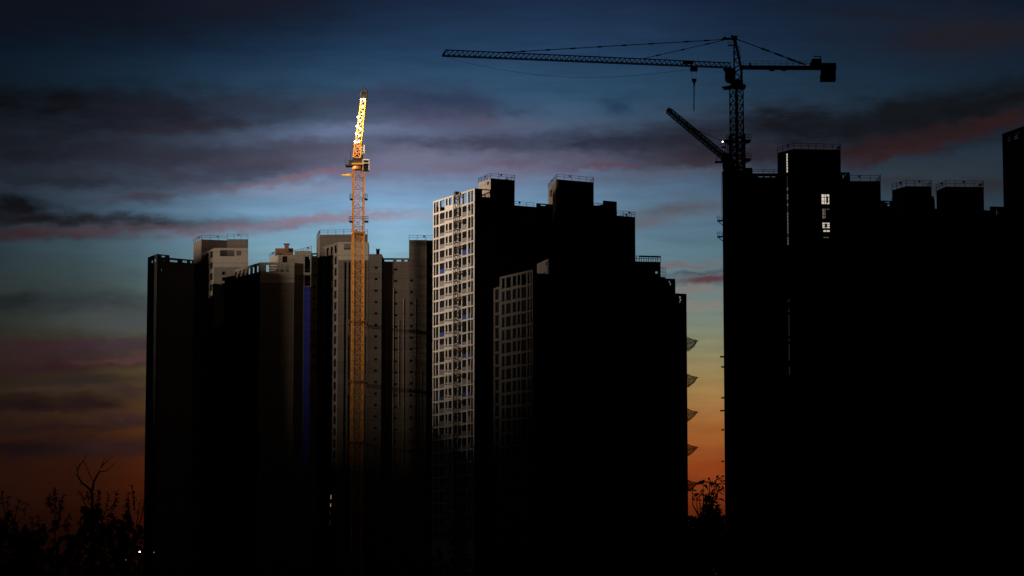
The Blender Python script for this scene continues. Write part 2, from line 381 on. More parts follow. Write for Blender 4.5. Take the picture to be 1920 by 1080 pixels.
def add_windows(root, items, limit=100, m='glass', name='window'):
    """items: (p, d, w, z0, z1) each one pane in its frame, set back in its opening; nearest and highest first"""
    items = sorted(items, key=lambda q: -q[4]); rest = MB(); cnt = 0
    for (p, d, w, z0, z1) in items:
        mb = rest if cnt >= limit else MB()
        nin = Vector((-d.y, d.x, 0)); a = p+nin*.28; b = a+d*w; t = .05
        def q(u0, u1, za, zb, off): 
            k = a+nin*(-off)
            mb.hexa([k+d*u0+Vector((0, 0, za)), k+d*u1+Vector((0, 0, za)), k+d*u1+nin*.06+Vector((0, 0, za)), k+d*u0+nin*.06+Vector((0, 0, za)),
                     k+d*u0+Vector((0, 0, zb)), k+d*u1+Vector((0, 0, zb)), k+d*u1+nin*.06+Vector((0, 0, zb)), k+d*u0+nin*.06+Vector((0, 0, zb))])
        q(0, w, z0, z1, 0)
        if w > .9: q(w/2-t/2, w/2+t/2, z0, z1, .03)
        if mb is not rest: mb.build(name, m, root)
        cnt += 1
    if rest.v: tag(rest.build(name+'_rows', m, root), kind='stuff')
def grid(p0, p1, cols, rows, z_first, fh):
    """openings on the wall p0-p1: cols = (f0, f1, zlow, zhigh) in fractions of width and storey; z_first = top of first storey"""
    p0 = Vector((p0[0], p0[1], 0)); p1 = Vector((p1[0], p1[1], 0)); d = (p1-p0); L_ = d.length; d.normalize(); ops = []; items = []
    for r in range(rows):
        zb = z_first-(r+1)*fh
        for (a, b, lo, hi) in cols:
            ops.append((a*L_, b*L_, zb+lo*fh, zb+hi*fh)); items.append((p0+d*a*L_, d, (b-a)*L_, zb+lo*fh, zb+hi*fh, r, (a, b, lo, hi)))
    return ops, items
Z0 = -.3
W5 = lambda it: [q[:5] for q in it]

# ------------------------------------------------------------------ tower with the sunlit window front (centre)
def tower_centre():
    t = thing('apartment_tower', (10, 615, 0), 'tall concrete tower with cream windowed left front, scaffold hoist and black right side', 'apartment building')
    zt = Z(353, 604); fh = 24.05*604/FPX; fh = Z(353, 604)-Z(377.1, 604)
    a = XY(812, 625.5, 377); b = XY(890, 604, 353); dr = Vector((.866, .5)); 
    def along(px, py):  # point on the dark right front under pixel column px
        x0, y0 = b; k = (P(px, py, 600).x)/600.0
        s = (k*y0-x0)/(dr.x-k*dr.y); return b+dr*s
    c = along(965, 335)
    back = Vector((-(b-a).y, (b-a).x)).normalized()
    e = c+(a-b)
    wall = MB(); core = MB()
    cols = [(.022, .066, .07, .94), (.080, .140, .07, .92), (.170, .287, .07, .92), (.314, .364, .38, .92), (.390, .467, .34, .92), (.505, .588, .34, .92),
            (.622, .69, .2, .92), (.712, .814, .07, .92), (.848, .905, .05, .94), (.920, .966, .05, .94)]
    ops, it = grid(a, b, cols, 27, zt-.15, fh)
    # top storey is an open parapet frame: nothing behind it
    top = [q for q in it if q[5] == 0]; rest = [q for q in it if q[5] > 0]
    zp = zt-fh
    wall_l = MB(); wall_l.slab(a, b, Z0, zt, .4, ops)
    # right front: opening in parapet, otherwise blind
    Lr = (c-b).length; pxm = Lr/75.0
    wall_r = MB(); wall_r.slab(b, c, Z0, zt, .4, [(14*pxm, 29.5*pxm, Z(370, 606), Z(357, 606))])
    wall_r.slab(c, e, Z0, zt, .4); wall_r.slab(e, a, Z0, zt-1.2, .4)
    core.prism(inset([a, b, c, e], 1.0), Z0, zp-.2)
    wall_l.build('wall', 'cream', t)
    # windows and balcony sheets
    wins = []; panels = {'panel': [], 'blue': []}; rnd = random.Random(5)
    for (p, d, w, z0, z1, r, cl) in rest:
        if cl[2] < .1 and cl[0] > .08 and cl[0] < .85:     # balcony opening: dark above, sheet below
            zm = z0+(z1-z0)*rnd.uniform(.34, .54); skip = rnd.random() < .12
            bl = (r in (5, 10, 15) and cl[0] < .3) or (r in (4, 9, 12, 15) and cl[0] > .7)
            zm = z0 if skip and not bl else zm
            if zm > z0: panels['blue' if bl else 'panel'].append((p, d, w, z0, zm))
            wins.append((p, d, w, zm, z1))
        else: wins.append((p, d, w, z0, z1))
    add_windows(t, wins)
    for k in ('panel', 'blue'):
        for (p, d, w, z0, z1) in panels[k]:
            mb = MB(); nin = Vector((-d.y, d.x, 0)); q = p+nin*.1; n = 4
            for i in range(n):   # slightly sagging sheet
                u0, u1 = w*i/n, w*(i+1)/n; s0 = .12*math.sin(math.pi*i/n)*rnd.uniform(.3, 1.6); s1 = .12*math.sin(math.pi*(i+1)/n)*rnd.uniform(.3, 1.6)
                mb.hexa([q+d*u0+Vector((0, 0, z0+.05)), q+d*u1+Vector((0, 0, z0+.05)), q+d*u1+nin*.08+Vector((0, 0, z0+.05)), q+d*u0+nin*.08+Vector((0, 0, z0+.05)),
                         q+d*u0+Vector((0, 0, z1-s0)), q+d*u1+Vector((0, 0, z1-s1)), q+d*u1+nin*.08+Vector((0, 0, z1-s1)), q+d*u0+nin*.08+Vector((0, 0, z1-s0))])
            o = mb.build('balcony_sheet', k, t)
            if k == 'blue': o['label'] = 'blue tarpaulin balcony sheet'
    # sills under the short windows
    sm = MB()
    for (p, d, w, z0, z1, r, cl) in rest:
        if cl[2] > .3: 
            o = Vector((d.y, -d.x, 0)); c0 = p+d*w/2+o*.1; sm.box((c0.x, c0.y, z0-.35), w*.95, .2, .35, math.atan2(d.y, d.x))
    tag(sm.build('sill_rows', 'panel', t), kind='stuff')
    wall_r.build('gable_wall', 'dark', t)  # right side darkened in colour to imitate its shade
    core.build('inner_wall', 'void', t)
    # stair tower on the roof, sunlit left cheek
    zs = Z(335.5, 607)
    s0 = XY(897, 613.5, 340); s1 = along(920, 337); s2 = along(965, 337); s3 = s2+(s0-s1)
    rb = MB(); rb.slab(s0, s1, zp-.5, zs, .35, [((s1-s0).length*.72, (s1-s0).length*.86, Z(347, 608), Z(341, 608))])
    rb.slab(s1, s2, zt-.02 if False else zp-.5, zs, .34, [((s2-s1).length*.42, (s2-s1).length*.62, Z(371, 608), Z(360, 608))])
    rb.slab(s2, s3, zp-.5, zs, .35); rb.slab(s3, s0, zp-.5, zs, .35)
    rbi = [Vector(p) for p in (s0, s1, s2, s3)]
    rb.prism(inset(rbi, .36), zs-.4, zs-.02)
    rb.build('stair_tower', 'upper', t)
    # dark sheet puts shade into the colour of the stair tower front
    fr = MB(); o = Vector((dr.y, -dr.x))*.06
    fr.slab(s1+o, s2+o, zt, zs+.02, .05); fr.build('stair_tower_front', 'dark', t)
    railing(t, [s0, s1, s2, s3], zs, closed=True, gap=1.9)
    # the lower blocks that step away to the right
    lw = MB()
    def block(px0, px1, py, depth=14, ops=None, z0=Z0):
        p = along(px0, py); q = along(px1, py); zz = Z(py, (p.y+q.y)/2); bk = Vector((-dr.y, dr.x))*depth
        lw.slab(p, q, z0, zz, .4, [(oa*(q-p).length, ob*(q-p).length, Z(pb, (p.y+q.y)/2), Z(pa, (p.y+q.y)/2)) for (oa, ob, pa, pb) in (ops or [])])
        lw.slab(q, q+bk, z0, zz, .4); lw.slab(q+bk, p+bk, z0, zz-(1.8 if ops else 0), .4); lw.slab(p+bk, p, z0, zz-(1.8 if ops else 0), .4)
        lw.prism(inset([p, q, q+bk, p+bk], .45), z0, zz-(1.9 if ops else .05))
        return p, q, zz, bk
    p, q, zz, bk = block(965, 1007, 386.5); railing(t, [p+bk*.1, q+bk*.1], zz, gap=2.2, extra=True)
    block(1007, 1036, 382, ops=[(.24, .62, 384, 386)])
    p, q, zz, bk = block(1111, 1132, 385.5, ops=[(.3, .7, 388, 390)])
    railing(t, [p, q], zz, h=.6, gap=2)
    block(1132, 1156.5, 377, ops=[(.45, .58, 384, 387), (.48, .66, 388.5, 391.5), (.55, .70, 383, 385)])
    p, q, zz, bk = block(1156.5, 1191, 405.5); railing(t, [p, q, q+bk*.5], zz, gap=1.8)
    ant = MB(); an = along(1138, 377); ant.bar((an.x, an.y, Z(377, 610)), (an.x, an.y, Z(369, 610)), .07); ant.build('antenna', 'scaff', t)
    lw.build('lower_wall', 'dark', t)
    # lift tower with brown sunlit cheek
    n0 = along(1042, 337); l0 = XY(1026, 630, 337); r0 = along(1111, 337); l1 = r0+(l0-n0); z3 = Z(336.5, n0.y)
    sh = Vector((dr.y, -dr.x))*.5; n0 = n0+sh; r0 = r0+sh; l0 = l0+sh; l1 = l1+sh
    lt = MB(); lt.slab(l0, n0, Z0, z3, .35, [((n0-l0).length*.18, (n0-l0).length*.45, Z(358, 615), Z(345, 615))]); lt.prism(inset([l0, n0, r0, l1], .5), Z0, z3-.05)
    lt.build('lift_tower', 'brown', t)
    lf = MB(); lf.slab(n0, r0, Z0, z3, .35); lf.slab(r0, l1, Z0, z3, .35); lf.slab(l1, l0, Z0, z3, .35); lf.build('lift_tower_front', 'dark', t)  # front takes the dark shade tone, the cheek stays brown
    railing(t, [l0, n0, r0, l1], z3, closed=True, gap=1.9)
    # construction hoist on the front: ladder mast and a cage
    h = thing('construction_hoist', (a.x, a.y, 0), 'slim dark lattice hoist mast climbing the sunlit windowed front', 'hoist')
    d = (b-a).normalized(); on = Vector((d.y, -d.x)); L_ = (b-a).length; c0 = a+d*L_*.665+on*1.0
    lattice(h, 'mast', Vector((c0.x, c0.y, 0)), Vector((c0.x, c0.y, Z(365, 610))), 1.0, 1.0, .10, .07, 'steel', rot=math.atan2(d.y, d.x))
    for k in range(0, 27, 2):
        ties = MB()
        z = zt-1.2-k*fh
        for s in (-.6, .6): ties.bar((c0.x+d.x*s, c0.y+d.y*s, z), (c0.x+d.x*s*3.2-on.x*.9, c0.y+d.y*s*3.2-on.y*.9, z), .13)
        ties.bar((c0.x-d.x*.4, c0.y-d.y*.4, z), (c0.x+d.x*3.4, c0.y+d.y*3.4, z+.25), .16)
        ties.build('wall_tie', 'rust', h)
    cg = MB(); cg.box((c0.x, c0.y, Z(361, 610)), 1.0, 1.0, .6, math.atan2(d.y, d.x)); cg.build('mast_head', 'rust', h)
    return t

def lattice(root, name, p0, p1, w, seg, chord, diag, m, rot=0, mode='X', build=True, mb=None, wtop=None, depth=None):
    """square lattice between p0 and p1; four chords, ring bars and diagonals on each face"""
    mb = mb or MB(); p0 = Vector(p0); p1 = Vector(p1); d = (p1-p0); L_ = d.length; d.normalize()
    if abs(d.z) > .5: u = Vector((math.cos(rot), math.sin(rot), 0)); v = d.cross(u).normalized(); u = v.cross(d)
    else: v = Vector((0, 0, 1)); u = d.cross(v).normalized(); v = u.cross(d)
    n = max(1, round(L_/seg)); wtop = w if wtop is None else wtop; dep = depth or 1.0
    def pt(i, c):
        k = i/n; ww = w+(wtop-w)*k
        return p0+d*L_*k+u*c[0]*ww/2+v*c[1]*ww/2*dep
    cs = ((-1, -1), (1, -1), (1, 1), (-1, 1))
    for c in cs: mb.bar(pt(0, c), pt(n, c), chord)
    for i in range(n):
        for a in range(4):
            A, B = cs[a], cs[(a+1) % 4]
            mb.bar(pt(i, A), pt(i, B), diag)
            if mode == 'X' : mb.bar(pt(i, A), pt(i+1, B), diag); 
            if mode == 'XX': mb.bar(pt(i, A), pt(i+1, B), diag); mb.bar(pt(i, B), pt(i+1, A), diag)
            if mode == 'Z': (mb.bar(pt(i, A), pt(i+1, B), diag) if i % 2 else mb.bar(pt(i, B), pt(i+1, A), diag))
    for a in range(4): mb.bar(pt(n, cs[a]), pt(n, cs[(a+1) % 4]), diag)
    if build: return mb.build(name, m, root)
    return mb

tower_centre()

# ------------------------------------------------------------------ lower tower in front of it (dim windowed front)
def tower_front():
    t = thing('apartment_tower', (5, 590, 0), 'lower tower with dim windowed front standing before the cream fronted tower', 'apartment building')
    b = XY(999, 578, 505); a = XY(937, 592.5, 518); a2 = XY(925, 596, 540); dr = Vector((.866, .5)); c = b+dr*10
    zt = Z(505, 578); z2 = Z(540, 595.5); fh = Z(505, 578)-Z(529.8, 578)
    cols = [(.07, .15, .10, .88), (.20, .34, .10, .88), (.40, .50, .12, .88), (.545, .62, .12, .88), (.66, .80, .04, .88), (.845, .895, .05, .9), (.93, .965, .05, .9)]
    ops, it = grid(a, b, cols, 23, zt-.2, fh)
    ops2, it2 = grid(a2, a, [(.30, .86, .08, .9)], 22, z2-.15, fh)
    w = MB(); w.slab(a, b, Z0, zt, .4, ops); w.slab(a2, a, Z0, z2, .4, ops2); w.build('wall', 'grey', t)  # wall colour darkened to imitate the dimmer light on this tower
    bk = (a-b); g_ = MB(); g_.slab(b, c, Z0, zt-.8, .4); g_.slab(c, c+bk, Z0, zt-.8, .4); g_.slab(c+bk, a2, Z0, z2, .4); g_.build('gable_wall', 'dark', t)  # gable in the dark tone that stands in for shade
    co_ = MB(); co_.prism(inset([a2, a, b, c, c+bk], 1.0), Z0, zt-fh-.3 if False else z2-fh*.2); co_.prism(inset([a, b, c, c+bk], 1.05), z2-1, zt-fh*1.02); co_.build('inner_wall', 'void', t)
    rnd = random.Random(2); wins = []; 
    for q in it+it2:
        if q[5] == 0 and q in it: continue
        wins.append(q[:5])
    add_windows(t, wins)
    # roof box
    s1 = XY(1028, 590, 487); s0 = XY(1007, 600, 487); s2 = s1+dr*5; s3 = s2+(s0-s1); zz = Z(487, 592)
    rb = MB(); rb.slab(s0, s1, z2, zz, .3, [((s1-s0).length*.12, (s1-s0).length*.86, Z(527, 594), Z(512, 594)), ((s1-s0).length*.78, (s1-s0).length*.92, Z(500, 594), Z(494, 594))])
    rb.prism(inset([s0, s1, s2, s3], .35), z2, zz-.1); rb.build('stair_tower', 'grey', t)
    rf = MB(); rf.slab(s1, s2, z2, zz, .3); rf.slab(s2, s3, z2, zz, .3); rf.slab(s3, s0, z2, zz, .3); rf.build('stair_tower_front', 'dark', t)  # roof box front darkened in colour the same way as the gable
tower_front()

# ------------------------------------------------------------------ stepped tower at the right of the group, with catch nets
def tower_stepped():
    t = thing('apartment_tower', (36, 636, 0), 'unlit tower whose roof steps down to the gap with catch nets on its edge', 'apartment building')
    w = MB(); D = 636
    def blk(px0, px1, py, ops=(), open_=False):
        p = XY(px0, D, 560); q = XY(px1, D+1, 560); r_ = q+Vector((.9, 16)); s = p+Vector((.9, 16)); z = Z(py, D)
        Lh = (q-p).length
        w.slab(p, q, Z0, z, .4, [(oa*Lh, ob*Lh, Z(pb, D), Z(pa, D)) for oa, ob, pa, pb in ops])
        drop = 3.4 if ops else .05
        w.slab(q, r_, Z0, z, .4); w.slab(r_, s, Z0, z-drop, .4); w.slab(s, p, Z0, z-drop, .4); w.prism(inset([p, q, r_, s], .5), Z0, z-drop)
        return p, q, z
    p, q, z = blk(1185, 1239, 490, ops=[(.82, .9, 508, 512)]); railing(t, [p, q], z, gap=1.1, h=1.3, t=.14, extra=False)
    fr = MB(); fr.bar((p.x+1.8, p.y, Z(480.5, D)), (q.x, q.y, Z(480.5, D)), .35)
    for k in range(5): fr.bar((p.x+1.8+k*1.1, p.y, z), (p.x+1.8+k*1.1, p.y, Z(480.5, D)), .16)
    fr.build('parapet_frame', 'dark', t)
    p, q, z = blk(1239, 1248, 519); railing(t, [p, q], z, h=2.2, gap=.6, extra=False)
    blk(1248, 1266.5, 522, ops=[(.35, .5, 526, 530), (.45, .62, 530, 534)])
    blk(1266.5, 1287.3, 550, ops=[(.35, .52, 555, 559), (.40, .55, 560, 564), (.36, .48, 565, 567)])
    w.build('wall', 'dark', t)
    ords = ['topmost', 'second from the top', 'middle', 'second from the bottom', 'lowest']
    for i, py in enumerate((633, 702, 767, 833, 900)):
        e = XY(1289, 637, py); bz = Z(py, 637); z2 = Z(py+22, 637); tip = P(1307.5, py+6, 628); tip2 = P(1301, py+3, 646)
        n = thing('catch_net', (e.x, e.y, z2), '%s of five grey triangular catch nets sticking out over the gap' % ords[i], 'safety net', 'catch nets on the edge of the stepped tower')
        e3 = Vector((e.x-.1, 632, 0)); e4 = Vector((e.x-.1, 648, 0)); u = Vector((0, 0, 1))
        nm = MB()
        A_ = [Vector((e.x-.2, 637, bz)), Vector((e.x-.2, 644, bz))]; T_ = [tip, Vector((tip.x*1.0+.3, 646, tip.z))]; B_ = [Vector((e.x-.2, 637, z2)), Vector((e.x-.2, 644, z2))]
        mid = [(B_[k]+T_[k])/2-u*.35 for k in (0, 1)]
        nm.quad(B_[0], mid[0], mid[1], B_[1]); nm.quad(mid[0], T_[0], T_[1], mid[1])
        top = [(A_[k]*.55+T_[k]*.45)+u*(-.05) for k in (0, 1)]
        nm.tri(B_[0], mid[0], A_[0]); nm.quad(A_[0], mid[0], T_[0], top[0])
        nm.build('net', 'net', n)
        fm = MB(); fm.bar(A_[0]+u*.15, top[0], .12); fm.bar(top[0], T_[0]+u*.1, .12); fm.bar(B_[0], mid[0], .14); fm.bar(mid[0], T_[0], .12); fm.bar((A_[0]+B_[0])/2, T_[0], .09); fm.bar(T_[0], T_[1], .1)
        fm.bar(T_[0], T_[0]+Vector((.5, 0, .02)), .08)
        fm.build('frame', 'blacksteel', n)
tower_stepped()

# ------------------------------------------------------------------ left group
def tower_far_left():
    t = thing('apartment_tower', (-88, 665, 0), 'leftmost tower, dark block with slotted parapet and railed roof box', 'apartment building')
    w = MB()
    f0 = XY(277, 643, 484); f1 = XY(294.5, 636, 477); f2 = XY(318, 638.5, 477); f3 = XY(363, 643, 486); z = Z(477, 637); zb = Z(485.5, 641)
    bk = Vector((-5.5, 48)); th = .4
    L01 = (f1-f0).length; L12 = (f2-f1).length; L23 = (f3-f2).length
    w.slab(f0, f1, Z0, z, th, [(L01*.28, L01*.55, Z(493.5, 640), Z(487.5, 640)), (L01*.58, L01*.88, Z(492.5, 639), Z(486, 639))])
    w.slab(f1, f2, Z0, z, th, [(L12*.36, L12*.70, Z(483, 638), Z(480, 638)), (L12*.46, L12*.62, Z(491, 638), Z(486, 638)), (L12*.36, L12*.56, Z(509, 638), Z(505, 638))])
    w.slab(f2, f2+Vector((-2.5, 8)), zb-4, z, th)
    w.slab(f2, f3, Z0, zb, th, [(L23*.02, L23*.36, Z(493, 641), Z(489, 641)), (L23*.54, L23*.76, Z(493, 642), Z(489, 642)), (L23*.86, L23*.99, Z(493, 642.5), Z(489, 642.5))])
    w.slab(f3, f3+Vector((-5.3, 46)), Z0, zb, th)
    w.slab(f3+Vector((-5.3, 46)), f0+bk, Z0, zb-3, th); w.slab(f0+bk, f0, Z0, zb-3, th)
    w.build('wall', 'dark', t)  # shade of this tower is partly carried by the dark wall colour
    co_ = MB(); co_.prism(inset([f0, f1, f2, f3, f3+Vector((-5.3, 46)), f0+bk], 1.0), Z0, zb-3.4); co_.build('inner_wall', 'void', t)
    # middle shaft with a windowed cheek and a lit front
    n0 = XY(402, 690, 465); n1 = XY(465, 690, 465); n2 = XY(378, 702, 470); zz = Z(465, 690); zband = Z(501, 690)
    back = Vector((-3, 22)); wu = MB(); wl = MB(); Lf = (n1-n0).length; Lc = (n0-n2).length
    wl.slab(n0, n1, Z0, zband, th, [(Lf*.24, Lf*.35, Z(545-i*11, 690)-.5, Z(545-i*11, 690)+.4) for i in range(4)])
    o = Vector((0, -.04))
    wu.slab(n0+o, n1+o, zband, zz, th, [(Lf*.17, Lf*.60, Z(480.5, 690), Z(469, 690)), (Lf*.66, Lf*.80, Z(479, 690), Z(470, 690))])
    cols = [(.08, .24, .3, .9), (.40, .56, .3, .9), (.70, .88, .3, .9)]
    ops, it = grid(n2, n0, cols, 20, zz-.3, FH*1.0)
    wc = MB(); wc.slab(n2, n0, Z0, zz, th, ops); wc.build('side_wall', 'brown', t)
    add_windows(t, [q[:5] for q in it if q[5] > 0], limit=60)
    wl.slab(n1, n1+back, Z0, zband, th); wu.slab(n1, n1+back, zband, zz, th)
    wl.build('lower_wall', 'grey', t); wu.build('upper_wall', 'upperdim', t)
    c2 = MB(); c2.prism(inset([n2, n0, n1, n1+back, n2+back], 1.0), Z0, zz-3.2); c2.build('shaft_core', 'void', t)
    # roof box behind
    r0 = XY(363, 716, 448); r1 = XY(378, 708, 448); r2 = XY(426, 710, 448); r3 = XY(426, 706, 448); r4 = XY(465, 706, 448); r5 = XY(465, 722, 448); zr = Z(448, 707)
    rb = MB(); 
    for a, b in ((r0, r1), (r1, r2)): rb.slab(a, b, Z0, zr, .3)
    rb.prism(inset([r0, r1, r2, r5, XY(370, 725, 448)], .35), Z0, zr-.1); rb.build('roof_box', 'brown', t)
    rl = MB(); rl.slab(r3, r4, Z(476, 706), zr-.2, .3); rl.slab(r4, r5, Z0, zr-.2, .3); rl.slab(r2, r3, Z(476, 706), zr-.2, .3); rl.build('roof_box_front', 'grey', t)
    rl = MB(); rl.slab(r3, r4, Z0, Z(476, 706), .3); rl.build('roof_box_base', 'grey', t)
    railing(t, [r0, r1, r2, r3, r4], zr, gap=2.0); railing(t, [r0+Vector((0, 6)), XY(372, 722, 448), r5], zr, gap=2.6)
    lm = MB(); q = P(333, 625, 639); lm.box(q, .3, .2, .12); lm.build('wall_lamp', 'litfaint', t)
def tower_left():
    t = thing('apartment_tower', (-62, 664, 0), 'brown grey tower with a pale top band and a slanting row of square parapet holes', 'apartment building')
    n0 = XY(488, 650, 492); n1 = XY(552, 650, 492); n2 = XY(440, 665.5, 507); n3 = XY(421, 671.5, 515); zt = Z(492, 650); zband = Z(530, 650); th = .4
    Lf = (n1-n0).length; Lc = (n0-n2).length; o = Vector((0, -.05))
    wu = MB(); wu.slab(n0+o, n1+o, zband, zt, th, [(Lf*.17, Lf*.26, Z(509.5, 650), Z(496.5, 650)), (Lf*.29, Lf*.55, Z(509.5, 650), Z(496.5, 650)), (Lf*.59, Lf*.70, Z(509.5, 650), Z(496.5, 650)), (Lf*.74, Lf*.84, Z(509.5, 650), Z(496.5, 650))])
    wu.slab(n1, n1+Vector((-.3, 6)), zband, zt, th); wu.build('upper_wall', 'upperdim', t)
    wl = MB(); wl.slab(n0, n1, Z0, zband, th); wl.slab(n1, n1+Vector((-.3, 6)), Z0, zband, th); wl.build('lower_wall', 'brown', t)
    lf = MB()   # louvre boards filling the wide parapet opening
    for i in range(4):
        z = Z(508-i*3.0, 650); lf.box(((n0.x+(n1.x-n0.x)*.42), 650.35, z), Lf*.27, .1, .25)
    lf.build('louvre', 'grey', t)
    cols = [(.02+i/6.2, .02+i/6.2+.105, .28, .86) for i in range(6)]
    ops, it = grid(n2, n0, cols, 1, zt-.2, Z(492, 650)-Z(513, 650))
    cols2 = [(.12, .2, .4, .8), (.36, .44, .4, .8), (.78, .86, .4, .8)]
    ops2, it2 = grid(n2, n0, cols2, 22, zt-3.0, FH)
    sw = MB(); sw.slab(n2, n0, Z0, zt, th, ops+ops2); sw.slab(n3, n2, Z0, zt-1.3, th); sw.build('side_wall', 'brown', t)
    add_windows(t, [q[:5] for q in it2], limit=66)
    co_ = MB(); co_.prism([n3+Vector((1, 1)), n2+Vector((.8, .8)), n0+Vector((.9, 1.2)), n1+Vector((-.9, 1.2)), n1+Vector((-1.2, 5)), n0+Vector((-1, 9)), n3+Vector((6, 8))], Z0, zt-2.9); co_.build('inner_wall', 'void', t)
    railing(t, [n3, n2], zt-1.3, gap=1.5)
    # taller rear block: a set-back part behind the holed parapet and a flank beside it
    D2 = 651; DB = 659
    m0 = XY(505, 666, 474); m1 = XY(522, DB, 470); mm = XY(553, DB, 470); q1 = XY(553, D2, 470); m2 = XY(584, D2, 470); m3 = m2+Vector((-1, 20)); m4 = m0+Vector((-1, 8)); zz = Z(470.5, D2); zb = Z(515, D2)
    L0 = (m1-m0).length; L1 = (mm-m1).length; L2 = (m2-q1).length
    bu = MB(); bu.slab(m0, m1, zt-4, zz, th); bu.slab(m1, mm, zt-4, zz, th, [(L1*.26, L1*.54, Z(492, DB), Z(480, DB))]); bu.slab(mm, q1, zb, zz, th)
    bu.slab(q1+o, m2+o, zb, zz, th, [(L2*.60, L2*.93, Z(511, D2), Z(481, D2))]); bu.slab(m2, m3, zb, zz, th); bu.build('rear_upper_wall', 'upperdim', t)
    bl = MB(); bl.slab(q1, m2, Z0, zb, th, [(L2*.60, L2*.93, Z(536, D2), Z(516.5, D2))]); bl.slab(m2, m3, Z0, zb, th); bl.build('rear_lower_wall', 'grey', t)
    cc = MB(); cc.prism([m0+Vector((1, 1)), m1+Vector((.5, 1)), mm+Vector((1, 1)), q1+Vector((1, 1.2)), m2+Vector((-.8, 1.2)), m3+Vector((-.8, -1)), m4+Vector((1, 0))], zt-4, zz-.3)
    cc.prism([q1+Vector((1, 1.25)), m2+Vector((-.85, 1.25)), m3+Vector((-.9, -1)), q1+Vector((1, 18))], Z0, zt-3); cc.build('rear_core', 'void', t)
    for i, (pa, pb) in enumerate(((502, 511), (527, 534))):
        wk = MB(); q = P(577, (pa+pb)/2, D2+.9); wk.box(q, 1.1, .4, .5); wk.box(q+Vector((.2, 0, .6)), .5, .4, .6); wk.build('rubble_heap', 'rust', t)
    wb = MB(); wb.box(P(536, 486, DB+.8), .8, .3, 1.2); wb.build('door_leaf', 'rust', t)
    bn = MB(); x0 = q1+(m2-q1)*.58; x1 = q1+(m2-q1)*.95
    for i in range(29):
        za = Z(537.5+i*11.5, D2); zb_ = Z(537.5+(i+1)*11.5-.6, D2); yy = random.uniform(.05, .16)
        bn.hexa([(x0.x, x0.y-yy, zb_), (x1.x, x1.y-yy, zb_), (x1.x, x1.y, zb_), (x0.x, x0.y, zb_), (x0.x, x0.y-yy-.05, za), (x1.x, x1.y-yy-.05, za), (x1.x, x1.y, za), (x0.x, x0.y, za)])
    tag(bn.build('blue_screen', 'bluenet', t), label='tall narrow blue screen down the rear block')
    railing(t, [m0, m1, mm, m2], zz, gap=1.6); ch = MB(); q = P(537.5, 466, 664); ch.box(q, 1.0, 1.0, 1.6); ch.box(q+Vector((0, 0, 1.1)), 1.4, 1.4, .25)
    ch.prism([P(516, 470, 664).xy, P(550, 470, 664).xy, P(550, 470, 669).xy, P(516, 470, 669).xy], zz-1, Z(465.5, 664)); ch.build('chimney', 'rust', t)
    # slim link with one window a storey
    k0 = XY(584, 652, 475); k1 = XY(595.5, 652, 475); zk = Z(474.5, 652); Lk = (k1-k0).length
    ops = [(Lk*.2, Lk*.95, Z(480, 652), Z(477, 652))]; its = []
    pit = 21.6
    for i in range(26):
        y = 495+i*pit; ops.append((Lk*.32, Lk*.78, Z(y+2.6, 652), Z(y-2.6, 652))); its.append((Vector((k0.x+Lk*.32, k0.y, 0)), Vector((1, 0, 0)), Lk*.46, Z(y+2.6, 652), Z(y-2.6, 652)))
    kw = MB(); kw.slab(k0, k1, Z0, zk, th, ops); kw.build('link_wall', 'grey', t); add_windows(t, its, limit=30)
tower_far_left(); tower_left()

